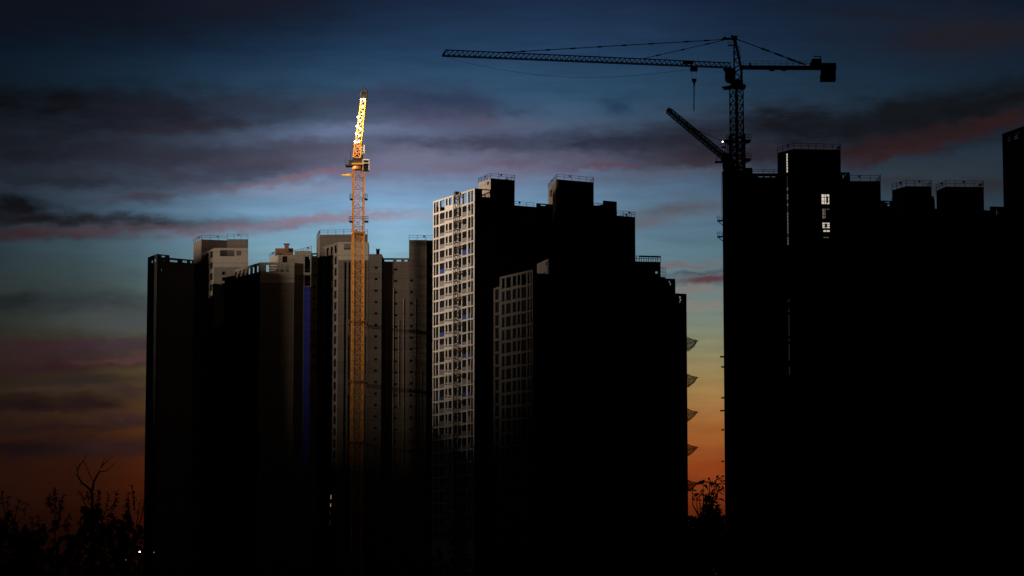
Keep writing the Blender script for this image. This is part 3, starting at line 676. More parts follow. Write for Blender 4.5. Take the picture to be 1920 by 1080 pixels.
def tower_behind_crane():
    t = thing('apartment_tower', (-42, 656, 0), 'tower right behind the yellow crane, streaked front and ranks of windows in shade', 'apartment building')
    n0 = XY(634.5, 650, 454); n1 = XY(691, 650, 454); n2 = XY(595, 664, 468); zt = Z(454, 650); zband = Z(487.5, 650); th = .4; o = Vector((0, -.05)); Lf = (n1-n0).length
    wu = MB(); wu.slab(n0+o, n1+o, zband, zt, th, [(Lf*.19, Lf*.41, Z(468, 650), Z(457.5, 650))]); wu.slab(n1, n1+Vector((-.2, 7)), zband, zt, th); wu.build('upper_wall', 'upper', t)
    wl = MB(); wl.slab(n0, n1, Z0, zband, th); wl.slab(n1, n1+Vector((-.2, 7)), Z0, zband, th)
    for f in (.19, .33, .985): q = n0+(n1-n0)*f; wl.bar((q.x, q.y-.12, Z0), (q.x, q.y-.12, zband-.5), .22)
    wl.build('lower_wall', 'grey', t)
    rec = MB(); rec.slab(n0+(n1-n0)*.40+Vector((0, -.10)), n0+(n1-n0)*.90+Vector((0, -.10)), Z0, zband-.3, .06); rec.build('recess_panel', 'brown', t)
    fh = Z(454, 650)-Z(475.3, 650)
    cols = [(.10, .20, .22, .9), (.27, .37, .22, .9), (.44, .56, .22, .9), (.64, .74, .22, .9), (.83, .93, .22, .9)]
    ops, it = grid(n2, n0, cols, 22, zt-.3, fh)
    sw = MB(); sw.slab(n2, n0, Z0, zt, th, ops); sw.build('side_wall', 'brown', t)
    add_windows(t, [q[:5] for q in it if q[5] > 0])
    pn = [q for q in it if q[5] in (4, 9) and q[6][0] in (.44, .64)]
    for q in pn:
        mb = MB(); c0 = q[0]+q[1]*q[2]/2+Vector((-q[1].y, q[1].x, 0))*.1; mb.box((c0.x, c0.y, q[3]+.35), q[2], .08, .7, math.atan2(q[1].y, q[1].x)); mb.build('tarpaulin', 'blue', t)
    # slab edges catching light beside the side windows
    pl = MB(); oo = Vector(((n0-n2).normalized().y, -(n0-n2).normalized().x))*.15
    for q in it:
        if q[5] > 0 and q[6][0] in (.27, .64): c0 = q[0]+q[1]*q[2]*1.15; pl.box((c0.x+oo.x, c0.y+oo.y, (q[3]+q[4])/2), .18, .3, (q[4]-q[3])*.9, math.atan2(q[1].y, q[1].x))
    tag(pl.build('fin_rows', 'grey', t), kind='stuff')
    co_ = MB(); co_.prism(inset([n2, n0, n1, n1+Vector((-.2, 8)), n2+Vector((2, 4))], 1.1), Z0, zt-2.9); co_.build('inner_wall', 'void', t)
    r0 = XY(594, 669, 440); r1 = XY(600, 660, 440); r2 = XY(689, 659, 440); r3 = XY(689, 668, 440); zr = Z(440, 660)
    rb = MB(); volume(rb, [r0, r1, r2, r3], Z(480, 660), zr, core=rb); rb.build('roof_box', 'brown', t)
    railing(t, [r0, r1, r2], zr, gap=1.9)
    # marker lights in a thin line low on the wall
    for i, (a, b) in enumerate(((928, 936), (944, 950), (960, 965), (976, 984))):
        mk = MB(); p = P(620.5-i*.5, a, 649); q = P(620.5-i*.6, b, 649); mk.bar(p, q, .12); mk.build('marker_light', 'orange' if i < 2 else 'litfaint', t)
def tower_right_of_crane():
    t = thing('apartment_tower', (-27, 655, 0), 'wide dark brown tower between the yellow crane and the cream windowed front', 'apartment building')
    th = .4; D = 649
    def seg(px0, px1, py, wins, ops_px=(), D=D, m='brown', band=None, topm='grey', side=True, ww=5.0, wh=4.2, pit=21.45):
        a = XY(px0, D, py); b = XY(px1, D, py); z = Z(py, D); Lh = (b-a).length; pm = Lh/(px1-px0)
        ops = [((u0-px0)*pm, (u1-px0)*pm, Z(v1, D), Z(v0, D)) for (u0, u1, v0, v1) in ops_px]; its = []
        for (wx, y0, n) in wins:
            for i in range(n):
                y = y0+i*pit
                ops.append(((wx-ww/2-px0)*pm, (wx+ww/2-px0)*pm, Z(y+wh/2, D), Z(y-wh/2, D)))
                its.append((Vector((a.x+(wx-ww/2-px0)*pm, a.y, 0)), Vector((1, 0, 0)), ww*pm, Z(y+wh/2, D), Z(y-wh/2, D)))
        zb = Z(band, D) if band else z
        up = [q for q in ops if q[3] > zb]; lo = [q for q in ops if q[3] <= zb]
        w1 = MB(); w1.slab(a, b, Z0, zb, th, lo)
        e = Vector((0, 14)); w1.slab(b, b+e, Z0, zb, th); w1.slab(a+e, a, Z0, zb, th)
        w1.build('wall', m, t)
        if band:
            w2 = MB(); o = Vector((0, -.05)); w2.slab(a+o, b+o, zb, z, th, up); w2.slab(b, b+e, zb, z, th); w2.slab(a+e, a, zb, z, th); w2.build('upper_wall', topm, t)
        cc = MB(); cc.prism(inset([a, b, b+e, a+e], 1.0), Z0, z-(2.4 if ops_px else .6)); cc.build('inner_wall', 'void', t)
        add_windows(t, its, limit=30)
        return a, b, z
    a, b, z = seg(691.4, 716, 476.5, [(705.5, 502, 19)], band=512, topm='grey', m='brown')
    ch = MB(); q = P(708.5, 473.5, D+3); ch.box(q, .8, .8, 1.0); ch.box(q+Vector((0, 0, .7)), 1.0, 1.0, .2)
    for s in (-.35, .35): ch.bar(q+Vector((s, 0, .5)), q+Vector((s, 0, 1.1)), .1)
    ch.build('chimney', 'scaff', t)
    seg(716, 767, 484, [(742, 505.5, 18)], ops_px=[(718, 737, 487, 490.3), (743.5, 752, 487, 490.3), (758.5, 766, 487, 490.3)], D=D+1.2, band=508, topm='brown', ww=7, wh=3.4)
    a, b, z = seg(767, 800, 450, [(772, 526, 18)], D=D-1.5, band=487, topm='grey')
    a2, b2, z2 = seg(800, 813, 450.5, [(806, 462+i*21.45, 1) for i in range(22)], D=D-.9, ww=9, wh=13, m='brown')
    railing(t, [a, b2], z, gap=1.9)
    tr = MB()
    for px, y0, y1 in ((748, 600, 760), (726, 590, 780), (757, 560, 900), (790, 690, 800), (779, 560, 860), (738, 540, 900)):
        p = P(px, y0, D-1.58 if px > 767 else D+1.12); tr.bar((p.x, p.y, Z(y1, D)), (p.x, p.y, p.z), .13)
    tr.build('downpipe', 'upper', t)
tower_behind_crane(); tower_right_of_crane()

# ------------------------------------------------------------------ two unseen towers added west of the view to block sun
def sun_block_tower(label, u0, u1, x, zt):
    yy = lambda u: (-u+.4067*x)/.9135
    c = Vector((x, (yy(u0)+yy(u1))/2)); h = abs(u1-u0)/2; d = Vector((S2.x, S2.y)); n = Vector((-d.y, d.x))
    t = thing('apartment_tower', (c.x, c.y, 0), label, 'apartment building')  # unseen tower, placed only for the shadow it throws
    pts = ccw([c+d*8+n*h, c+d*8-n*h, c-d*8-n*h, c-d*8+n*h]); w = MB(); volume(w, pts, Z0, zt, core=w); w.build('wall', 'brown', t)
    rb = MB(); rb.prism(inset(pts, 2.0), zt-1, zt+3); rb.build('roof_box', 'grey', t); railing(t, pts, zt, closed=True)
sun_block_tower('slim brown unseen tower added west of the view to block sun, nearer the camera', -616.5, -628, -140, 86)
sun_block_tower('broad brown unseen tower added west of the view to block sun, farther back', -665, -705, -150, 92)

# ------------------------------------------------------------------ right group (unlit)
def tower_right():
    t = thing('apartment_tower', (60, 545, 0), 'black tower with two lit stair windows, railed roof box and slotted parapet beside it', 'apartment building')
    w = MB()
    def blk(px0, px1, py, D=536, depth=14, ops=(), cheek=None):
        p = XY(px0, D, 400); q = XY(px1, D, 400); z = Z(py, D); Lh = (q-p).length; pm = Lh/(px1-px0)
        kx = (px0-960)/5000*1.06; pts = [p, q, q+Vector((0, depth)), p+Vector((depth*kx, depth))]
        if cheek: pts = [p+Vector((0, 4)), XY(cheek, D, 400), q, q+Vector((0, depth)), p+Vector((0, depth))]
        s = 1 if cheek else 0; off = cheek or px0
        o = {s: [((a-off)*pm, (b-off)*pm, Z(d, D), Z(c, D)) for a, b, c, d in ops]}
        if ops and not cheek: 
            w.slab(pts[0], pts[1], Z0, z, .4, o[0]); w.slab(pts[1], pts[2], Z0, z, .4); w.slab(pts[2], pts[3], Z0, z-2.6, .4); w.slab(pts[3], pts[0], Z0, z, .4)
            w.prism(inset(pts, .6), Z0, z-2.7)
        else: volume(w, pts, Z0, z, ops=o); w.prism(inset(pts, .8), Z0, z-.3)
        return pts, z
    pts, z = blk(1355, 1393, 321); blk(1393, 1411.5, 314.5, ops=[(1396.5, 1398.5, 317, 322)], D=537)
    pts, z = blk(1411.5, 1472, 325, D=537.5, ops=[(1423, 1431.5, 330.3, 332.2), (1434.5, 1444, 330.3, 332.2), (1447, 1455, 330.6, 332.2)]); railing(t, [pts[0], pts[1]], z, h=.75, gap=2.2, extra=False)
    # roof box with the stair slit
    p0 = XY(1457.5, 536, 280); p1 = XY(1488, 531, 280); p2 = XY(1576, 532, 280); zz = Z(280, 531.5)
    Lc = (p1-p0).length; Lf = (p2-p1).length
    sl = []; pmc = Lc/30.5
    rw = MB()
    sl = [((1472.6-1457.5)*pmc, (1476.6-1457.5)*pmc, Z(880, 534), Z(289, 534))]
    pmf = Lf/88
    rooms = [(1539, 1554, 364.5, 383), (1540, 1554, 391.5, 410), (1540, 1554, 417.5, 428), (1542, 1554, 431.5, 435), (1542, 1552, 444.5, 446.5)]
    rw.slab(p0, p1, Z0, zz, .3, sl); rw.slab(p1, p2, Z0, zz, .3, [((a-1488)*pmf, (b-1488)*pmf, Z(d, 532), Z(c, 532)) for a, b, c, d in rooms])
    rw.slab(p2, p2+Vector((0, 14)), Z0, zz, .3); b0 = p0+Vector((14*.106, 14)); rw.slab(p2+Vector((0, 14)), b0, Z0, zz, .3); rw.slab(b0, p0, Z0, zz, .3)
    rw.prism([(p0+Vector((.8, 1.5))), p1+Vector((.2, 1.5)), p2+Vector((-.6, 1.5)), p2+Vector((-.6, 13)), p0+Vector((2.6, 13))], Z0, zz-.1)
    rw.build('stair_tower', 'black', t)
    railing(t, [p0, p1, XY(1530, 531, 280), XY(1532, 528, 280) if False else XY(1545, 532, 280), p2, p2+Vector((0, 8))], zz, gap=1.8)
    d = (p1-p0).normalized(); rnd = random.Random(4); y = 289
    k = 0
    while y < 880:
        h = rnd.uniform(4.5, 6.5)
        m = 'lit' if y < 320 else ('void' if y < 331 else ('lithalf' if y < 458 else ('litfaint' if (560 < y < 705 and rnd.random() < .7) else 'void')))
        if 331 <= y < 458 and (rnd.random() < .2 or y < 350): m = 'litfaint'
        a = p0+d*(1473.0-1457.5)*pmc+Vector((-d.y, d.x))*.22; b = p0+d*(1476.3-1457.5)*pmc+Vector((-d.y, d.x))*.22
        mb = MB(); za, zb = Z(y+h-1.0, 534), Z(y, 534)
        mb.hexa([(a.x, a.y, za), (b.x, b.y, za), (b.x, b.y+.05, za), (a.x, a.y+.05, za), (a.x, a.y, zb), (b.x, b.y, zb), (b.x, b.y+.05, zb), (a.x, a.y+.05, zb)])
        o = mb.build('stair_window', m, t)
        y += h; k += 1
    for i, (a, b, c, dd) in enumerate(rooms):
        m = ('lit', 'lithalf', 'lit', 'lit', 'lithalf')[i]
        q0 = p1+(p2-p1)*((a-1488)/88); q1 = p1+(p2-p1)*((b-1488)/88)
        mb = MB(); yy = .25; z0, z1 = Z(dd, 532)+.02, Z(c, 532)-.02
        mb.quad((q0.x, q0.y+yy, z0), (q1.x, q1.y+yy, z0), (q1.x, q1.y+yy, z1), (q0.x, q0.y+yy, z1))
        o = mb.build('lit_window', m, t)
        fb = MB(); xs = [.0, .36, .62, 1.0] if i < 3 else [.45]
        for f in xs: fb.box((q0.x+(q1.x-q0.x)*f, q0.y+.16, (z0+z1)/2), .10, .08, z1-z0)
        if i < 3:
            for f in (.3, .68): fb.box(((q0.x+q1.x)/2, q0.y+.17, z0+(z1-z0)*f), q1.x-q0.x, .08, .10)
            fb.box((q0.x+(q1.x-q0.x)*(.72 if i != 2 else .5), q0.y+.2, z0+(z1-z0)*.45), (q1.x-q0.x)*(.24 if i != 1 else .5), .05, (z1-z0)*(.7 if i != 1 else .95))
        fb.build('window_frame', 'blacksteel', o)
    pts, z = blk(1576, 1594.5, 323, ops=[(1581, 1584, 328, 336), (1585.5, 1587.5, 326, 337)]); 
    pts, z = blk(1594.5, 1652, 339.5); railing(t, [pts[0], pts[1], pts[2]], z, gap=1.9)
    w.build('wall', 'black', t)
    # ledges on the left edge over the gap
    lg = MB()
    for y in (669, 688, 746, 770, 806, 865, 893, 915):
        q = P(1355, y, 537); lg.box(q, 1.0 if y in (669, 770) else .5, 1.0, .25)
    tag(lg.build('ledge_rows', 'black', t), kind='stuff')
    rp = MB(); rp.bar(P(1353, 326, 536), P(1353, 405, 536), .07); rp.bar(P(1353, 326, 536), P(1358, 321, 536), .12); rp.build('rope', 'blacksteel', t)
    for i, y in enumerate((410, 440)):
        q = P(1350, y+4, 537); s = thing('work_platform', q, ('upper' if i == 0 else 'lower')+' of two small railed platforms on the left edge of the black tower', 'platform', 'work platforms on the black tower')
        a = MB(); a.box(q, 1.0, 1.4, .18); a.bar(q+Vector((-.5, 0, 0)), q+Vector((.6, 0, -.9)), .14); a.build('deck', 'blacksteel', s)
        r_ = MB()
        for dx in (-.5, 0, .45): r_.bar(q+Vector((dx, 0, 0)), q+Vector((dx-.05, 0, 1.0)), .08)
        r_.bar(q+Vector((-.5, 0, .55)), q+Vector((.5, 0, .55)), .07); r_.bar(q+Vector((-.5, 0, 1.0 if i == 0 else .95)), q+Vector((.4 if i else -.2, 0, 1.0)), .07); r_.build('guard_rail', 'blacksteel', s)
tower_right()
def simple_tower(label, boxes, D, parapets=()):
    t = thing('apartment_tower', (P(boxes[0][0], 400, D).x, D, 0), label, 'apartment building'); w = MB()
    for bx in boxes:
        px0, pxc, px1, py, rail = bx[:5]
        a = XY(px0, D+(6 if pxc > px0 else 0), 380); c = XY(pxc, D, 380); b = XY(px1, D+.5, 380); z = Z(py, D)
        pts = ([a, c, b] if pxc > px0 else [c, b])+[b+Vector((0, 12)), a+Vector((10*(px0-960)/5000*1.06, 10))]
        ops = bx[5] if len(bx) > 5 else ()
        if ops:
            pm = (b-c).length/(px1-pxc); e = 1 if pxc > px0 else 0
            for i in range(len(pts)):
                w.slab(pts[i], pts[(i+1) % len(pts)], Z0, z if i <= e else z-3, .4, [((u0-pxc)*pm, (u1-pxc)*pm, Z(v1, D), Z(v0, D)) for u0, u1, v0, v1 in ops] if i == e else ())
            w.prism(inset(pts, .6), Z0, z-3.2)
        else: volume(w, pts, Z0, z); w.prism(inset(pts, .6), Z0, z-.3)
        if rail: railing(t, pts[:-1], z, gap=2.0, h=1.25)
    w.build('wall', 'black', t)
simple_tower('unlit tower with one railed roof box, just right of the tower with lit windows', [(1673, 1700, 1747, 349, True), (1652, 1652, 1674, 376, False, [(1660, 1662, 378, 381), (1662.5, 1669, 377.5, 380), (1664, 1669, 382, 386)]), (1747, 1747, 1751.5, 368, False), (1751, 1751, 1757, 391, False)], 556)
simple_tower('unlit tower with a wide railed roof box, second from the right edge', [(1756, 1774, 1845, 350, True, [(1799, 1801, 386, 393)]), (1845, 1845, 1857, 394, False), (1857, 1857, 1882, 387, False, [(1853, 1856, 397, 400), (1868, 1870, 393, 402), (1871, 1872.5, 397, 401)])], 552)
def tower_edge():
    t = thing('apartment_tower', (100, 520, 0), 'tall unlit tower cut by the right edge of the view, holes in its slanting parapet', 'apartment building')
    a = XY(1879, 530, 251); b = XY(1960, 512, 235); c = b+Vector((9, 5)); d = c+(a-b); z = Z(251, 530); w = MB(); L_ = (b-a).length; pm = L_/81
    w.slab(a, b, Z0, z, .4, [(7*pm, 14*pm, Z(266, 528), Z(256, 528)), (20*pm, 30*pm, Z(263, 526), Z(256, 526)), (22*pm, 33*pm, Z(252, 525), Z(250.0, 525))])
    w.slab(b, c, Z0, z, .4); w.slab(c, d, Z0, z-4, .4); w.slab(d, a, Z0, z-4, .4); w.prism(inset([a, b, c, d], .8), Z0, z-4.2); w.build('wall', 'black', t)
    k = MB()
    for f in (8.5, 11.5): q = a+(b-a)*(f/81); k.bar((q.x, q.y, Z(268, 528)), (q.x, q.y, Z(255, 528)), .14)
    for v in (259, 263): q = a+(b-a)*(6/81); r_ = a+(b-a)*(31/81); k.bar((q.x, q.y, Z(v, 528)), (r_.x, r_.y, Z(v, 528)), .16)
    k.build('scaffold', 'blacksteel', t)
tower_edge()

# ------------------------------------------------------------------ yellow luffing crane, seen end-on, lit
def crane_yellow():
    D = 640; base = P(670.5, 600, D); bx = base.x
    t = thing('tower_crane', (bx, D, 0), 'yellow lattice crane with added lamps imitating sun glints along its raised jib', 'crane')
    w = 2.5; rot = R(12); z_top = Z(318, D)
    zk = [0, Z(830, D), Z(716, D), Z(604, D), Z(437, D), z_top]
    # mast x leans with nothing: plumb. sections
    lattice(t, 'mast', (bx, D, 0), (bx, D, z_top), w, 2.35, .26, .13, 'yellow', rot=rot, mode='X')
    for z in zk[1:5]:
        rb = MB(); rb.box((bx, D, z), w+.5, w+.5, .45, rot); rb.build('mast_band', 'yellow', t)
    lad = MB()
    for s in (-.25, .25): lad.bar((bx+s, D+.6, 2), (bx+s, D+.6, z_top), .08)
    z = 2
    while z < z_top: lad.bar((bx-.25, D+.6, z), (bx+.25, D+.6, z), .06); z += .8
    lad.build('ladder', 'yellow', t)
    for py in (604, 716, 830):          # wall-tie collars
        c = MB(); z = Z(py, D)
        for s in (-1, 1):
            c.bar((bx-2.2, D+s*1.5, z), (bx+2.2, D+s*1.5, z), .42); c.bar((bx+s*2.2, D-1.5, z), (bx+s*2.0, D+9, z), .2)
            c.bar((bx+s*2.2, D-1.5, z), (bx+s*1.9, D-1.5, z-3.4), .26); c.bar((bx+s*1.5, D-1.5, z+.6), (bx+s*2.2, D-1.5, z), .3)
        c.build('tie_collar', 'rust', t)
    for py, hl, hr in ((371, 2.0, 2.2), (413, 2.1, 2.4)):   # mast platforms
        c = MB(); z = Z(py+3, D); 
        for s, hh in ((-1, hl), (1, hr)):
            x0 = bx+s*1.4; x1 = bx+s*hh*1.02; c.box(((x0+x1)/2, D-.2, z), abs(x1-x0), 2.6, .16)
            for xx in (x0, (x0+x1)/2, x1): c.bar((xx, D-1.5, z), (xx, D-1.5, z+1.15), .09)
            c.bar((x0, D-1.5, z+1.1), (x1, D-1.5, z+1.1), .09); c.bar((x0, D-1.5, z+.6), (x1, D-1.5, z+.6), .07)
        c.build('mast_platform', 'blacksteel', t)
    # slewing deck
    z = Z(318, D); s = MB(); s.tube([(bx, D, z), (bx, D, z+.9)], 1.6, 16); s.box((bx, D, z+1.0), 3.0, 6, .35); s.build('slewing_ring', 'yellow', t)
    s = MB()
    s.box((bx-.1, D, z+2.3), 2.2, 2.6, 2.6); s.box((bx-2.0, D, z+.9), 2.3, 3, .3); s.box((bx-1.7, D, z+1.6), 1.2, 2, 1.1)
    for xx in (-3.05, -2.3, -1.5): s.bar((bx+xx, D-1.3, z+.9), (bx+xx, D-1.3, z+2.6 if xx < -3 else z+2.2), .12)
    s.bar((bx-1.9, D-1, z+2), (bx-1.9, D-1, z+4.8), .16); s.box((bx+1.6, D, z+.6), 1.2, 2.5, .25)
    s.build('machinery_deck', 'steel', t)
    s = MB()   # cab body with frame and panes
    q = P(686.5, 311, D-1.5); s.box(q, 1.35, 1.7, 2.5); cab = s.build('cab', 'blacksteel', t)
    f = MB()
    for dx in (-.72, .72): f.box(q+Vector((dx, -.9, .1)), .14, .12, 2.6)
    for dz in (1.35, .55): f.box(q+Vector((0, -.9, dz)), 1.5, .12, .14)
    f.box(q+Vector((0, 0, 1.42)), 1.6, 1.9, .1); f.build('cab_frame', 'white', cab)
    g_ = MB(); g_.box(q+Vector((0, -.88, .2)), 1.2, .05, 1.7); g_.build('cab_glass', 'glass', cab)
    # horn-shaped boom stub pointing left
    s = MB(); a = P(659, 328.5, D-.5); b = P(650, 328.5, D-.5); c_ = P(640.5, 328, D-.5); s.tube([a, b, c_], .42, 10, .16); s.build('guide_roller', 'yellowsunlit', t)
    # tower head between deck and jib foot
    j0 = P(669.5, 296, D-1); j1 = P(672, 268, D-1)
    lattice(t, 'jib_foot', j0, j1, 1.7, 1.5, .28, .2, 'yellow', mode='XX')
    s = MB()
    for dx in (-.9, .9): s.bar(P(668, 318, D)+Vector((dx, .8, 0)), P(669, 281, D)+Vector((dx*.8, .8, 0)), .3)
    s.bar(P(663, 276, D), P(663, 270, D), .3); s.bar(P(661.5, 274, D), P(668, 274, D), .22)
    s.build('back_frame', 'steel', t)
    # white punched plate
    s = MB(); q = P(680.8, 279.5, D-1.2); s.slab((q.x-.42, q.y), (q.x+.42, q.y), q.z-1.05, q.z+1.05, .1, [(.25, .55, q.z-.75+i*.62, q.z-.45+i*.62) for i in range(3)]); s.build('name_plate', 'white', t)
    # raised jib, coming towards the viewer
    k0 = P(671.5, 270, D-1.5); k1 = P(681.5, 183, D-1.5-11)
    lattice(t, 'jib', k0, k1, 1.45, 1.9, .20, .12, 'yellowsunlit', mode='X', wtop=1.05)  # jib metal in the brightened yellow that imitates sunlight
    s = MB(); a = P(678, 270, D-1); b = P(686.8, 186, D-11); s.bar(a, b, .26); s.build('luffing_rope', 'rust', t)
    s = MB()
    tip = P(682.8, 163.5, D-15); bl = P(679, 184, D-12.5)
    n = 4
    c1 = P(682, 184, D-12.5)
    for sx_, sy_ in ((-1, -1), (1, -1), (1, 1), (-1, 1)):
        q0 = c1+Vector((sx_*.78, sy_*.6, 0)); q1 = P(682.6, 173, D-13.5)+Vector((sx_*.72, sy_*.5, 0)); s.bar(q0, q1, .34); s.bar(q1, tip, .3, .12)
    s.box(P(682.3, 178.5, D-13), 1.5, 1.2, 1.3); s.build('jib_head', 'blacksteel', t)
    # added lamps along the jib in place of sun glints
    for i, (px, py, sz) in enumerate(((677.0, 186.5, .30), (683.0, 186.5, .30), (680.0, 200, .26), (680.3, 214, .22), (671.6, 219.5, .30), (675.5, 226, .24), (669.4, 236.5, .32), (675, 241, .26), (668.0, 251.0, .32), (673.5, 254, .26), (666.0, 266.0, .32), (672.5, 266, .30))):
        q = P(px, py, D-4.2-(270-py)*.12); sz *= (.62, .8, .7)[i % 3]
        s = MB(); s.tube([q+Vector((0, .25, .1)), q+Vector((0, .1, 0)), q+Vector((0, -.05, 0))], sz*.5, 8, sz); fl = s.build('glint_lamp', 'scaff', t)
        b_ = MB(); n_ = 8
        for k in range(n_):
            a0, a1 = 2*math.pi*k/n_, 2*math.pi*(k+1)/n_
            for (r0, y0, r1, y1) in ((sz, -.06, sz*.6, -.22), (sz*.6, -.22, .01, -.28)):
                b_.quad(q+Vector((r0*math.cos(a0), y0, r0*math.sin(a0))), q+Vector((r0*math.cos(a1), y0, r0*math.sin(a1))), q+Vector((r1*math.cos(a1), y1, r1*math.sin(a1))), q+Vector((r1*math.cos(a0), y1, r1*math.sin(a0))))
        b_.build('bulb', 'lamp', fl)  # glowing cap that imitates a sun glint
        ld = bpy.data.lights.new('glint_lamp_light', 'POINT'); ld.energy = (520, 120, 300)[i % 3]; ld.color = (1, .72, .36); ld.shadow_soft_size = .15  # added light that brightens the jib around each glint
        lo = bpy.data.objects.new('glint_lamp_light', ld); COL.objects.link(lo); lo.parent = fl; lo.location = q+Vector((0, -1.1, 0))
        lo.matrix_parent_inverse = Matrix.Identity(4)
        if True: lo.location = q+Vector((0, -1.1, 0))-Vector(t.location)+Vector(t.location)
crane_yellow()

# ------------------------------------------------------------------ black hammerhead crane
def crane_black():
    D = 556; mx = P(1382, 300, D); bx = mx.x
    t = thing('tower_crane', (bx, D, 0), 'black hammerhead crane with a long level jib above the right hand tower', 'crane')
    u = Vector((0, 0, 1)); PX = lambda px, py, d=D: P(px, py, d)
    zt = Z(165, D)
    lattice(t, 'mast', (bx, D, Z(330, D)-8), (bx, D, zt), 2.0, 1.75, .24, .12, 'blacksteel', rot=R(33), mode='XX')
    m2 = MB(); m2.bar((bx-.05, D, Z(330, D)-8), (bx-.05, D, zt), .3); m2.build('mast_ladder', 'blacksteel', t)
    # climbing frame round the lower mast with platforms
    lattice(t, 'climbing_frame', (bx, D, Z(318, D)-6), (bx, D, Z(253, D)), 2.75, 1.5, .26, .16, 'blacksteel', rot=R(8), mode='XX')
    for py in (262, 297):
        p = MB(); z = Z(py+3, D)
        for s in (-1, 1):
            x0 = bx+s*1.3; x1 = bx+s*(2.85 if s > 0 else 2.5); p.box(((x0+x1)/2, D, z), abs(x1-x0), 3.4, .22); p.bar((x1, D, z), (x0, D, z-1.0), .18)
            for k in range(4): xx = x0+(x1-x0)*k/3; p.bar((xx, D-1.7, z), (xx, D-1.7, z+1.25), .08)
            for h in (.6, 1.2): p.bar((x0, D-1.7, z+h), (x1, D-1.7, z+h), .08)
        p.build('platform', 'blacksteel', t)
    # slewing part
    s = MB(); s.tube([(bx, D, Z(165, D)), (bx, D, Z(160, D))], 1.55, 16); s.box(PX(1381.5, 157, D), 2.4, 3, 1.0); s.tube([PX(1382, 161), PX(1382, 150)], 1.5, 12, 1.0)
    s.box(PX(1390, 163, D), 1.7, 2.4, .7); s.build('slewing_ring', 'blacksteel', t)
    s = MB(); s.bar(PX(1372, 163.5), PX(1353.5, 163.5), .7, .25); s.box(PX(1364, 166, D), 1.6, 2, .25)
    for px in (1355, 1358): s.bar(PX(px, 164), PX(px, 169), .08)
    s.build('service_platform', 'blacksteel', t)
    s = MB(); cpts = [(1357, 127.5), (1379, 127.5), (1379.5, 153), (1366, 153.5), (1361, 149), (1360, 141), (1361, 134)]
    f = [PX(a, b, D-2.4) for a, b in cpts]; b_ = [v+Vector((0, 1.8, 0)) for v in f]; n = len(f)
    base = len(s.v); s.v += [tuple(v) for v in f+b_]; s.f.append(tuple(range(base, base+n))); s.f.append(tuple(range(base+2*n-1, base+n-1, -1)))
    for i in range(n): j = (i+1) % n; s.f.append((base+j, base+i, base+n+i, base+n+j))
    cab = s.build('cab', 'blacksteel', t)
    g_ = MB(); q = PX(1365, 140, D-2.5); g_.box(q, .7, .08, 1.2); g_.build('cab_glass', 'glass', cab)
    # tower head: vertical front leg, raked rear leg
    s = MB(); ap = PX(1377.5, 70); 
    for dy in (-.8, .8):
        o = Vector((0, dy, 0)); oa = Vector((0, dy*.3, 0))
        s.bar(PX(1376.3, 152)+o, PX(1376.5, 72)+oa, .24); s.bar(PX(1390.5, 152)+o, PX(1390, 127)+o, .34); s.bar(PX(1389.5, 128)+o, PX(1378.5, 74)+oa, .34)
        L_ = [(1376.5, 127, 1389, 122), (1389, 122, 1376.5, 113), (1376.5, 113, 1386, 106), (1386, 106, 1376.5, 99), (1376.5, 99, 1383.5, 93), (1383.5, 93, 1376.5, 86), (1376.5, 86, 1381, 82),
              (1376.5, 152, 1390, 144), (1390, 144, 1377, 136), (1377, 136, 1390, 128)]
        for a, b, c, d in L_: s.bar(PX(a, b)+o*.7, PX(c, d)+o*.7, .12)
    s.box(PX(1377.5, 71.5), 1.1, .8, .9); s.bar(PX(1371, 66.5), PX(1380, 75), .4, .2); s.bar(PX(1357, 73), PX(1378, 72.5), .42); s.bar(PX(1352, 75), PX(1361, 70), .22, .5)
    s.build('tower_head', 'blacksteel', t)
    s = MB(); s.box(PX(1371, 85, D-.3), 1.2, 1.0, .12)
    for px in (1365.5, 1370.5): s.bar(PX(px, 85), PX(px, 79), .08)
    s.bar(PX(1365.5, 79), PX(1376, 79), .08); s.bar(PX(1365.5, 85), PX(1365.5, 78), .08); s.build('head_platform', 'blacksteel', t)
    s = MB()
    for k in range(5): s.box(PX(1388.5-k*.9, 100+k*-5+8), .5, .5, .08)
    s.build('head_ladder', 'blacksteel', t)
    # jib: triangular lattice; top chord one, bottom chords two
    A0 = PX(1371, 127.0); jd = 14.0; A1 = P(829.5, 104.6, D-jd); T0 = PX(1371, 118.0); T1 = P(835.5, 93.7, D-jd)
    s = MB(); half = Vector((0, .62, 0)); n = 57
    s.bar(T0, T1, .20); s.bar(A0+half, A1+half, .17); s.bar(A0-half, A1-half, .17); s.bar(A1+half, T1, .15); s.bar(A1-half, T1, .15); s.bar(A1+half, A1-half, .2)
    for i in range(n):
        b0 = A0.lerp(A1, i/n); b1 = A0.lerp(A1, (i+1)/n); tm = T0.lerp(T1, min(1, (i+.5)/n))
        for h in (half, -half): s.bar(b0+h, tm, .095); s.bar(tm, b1+h, .095)
        s.bar(b0+half, b0-half, .09); s.bar(b0+half, b1-half, .07)
    for f_ in (.12, .23, .35, .47): q = T0.lerp(T1, f_); s.bar(q, q+u*.7, .06)
    q = T0.lerp(T1, .155); s.box(q-u*.35, 2.2, 1.0, .55)
    s.build('jib', 'blacksteel', t)
    # counter jib
    s = MB(); a = PX(1390, 126.5); b = P(1541, 127.5, D+4)
    for dy in (-.8, .8): s.bar(a+Vector((0, dy, 0)), b+Vector((0, dy, 0)), .55)
    for k in range(14): q = a.lerp(b, k/13); s.bar(q+Vector((0, -.8, 0)), q+Vector((0, .8, 0)), .2)
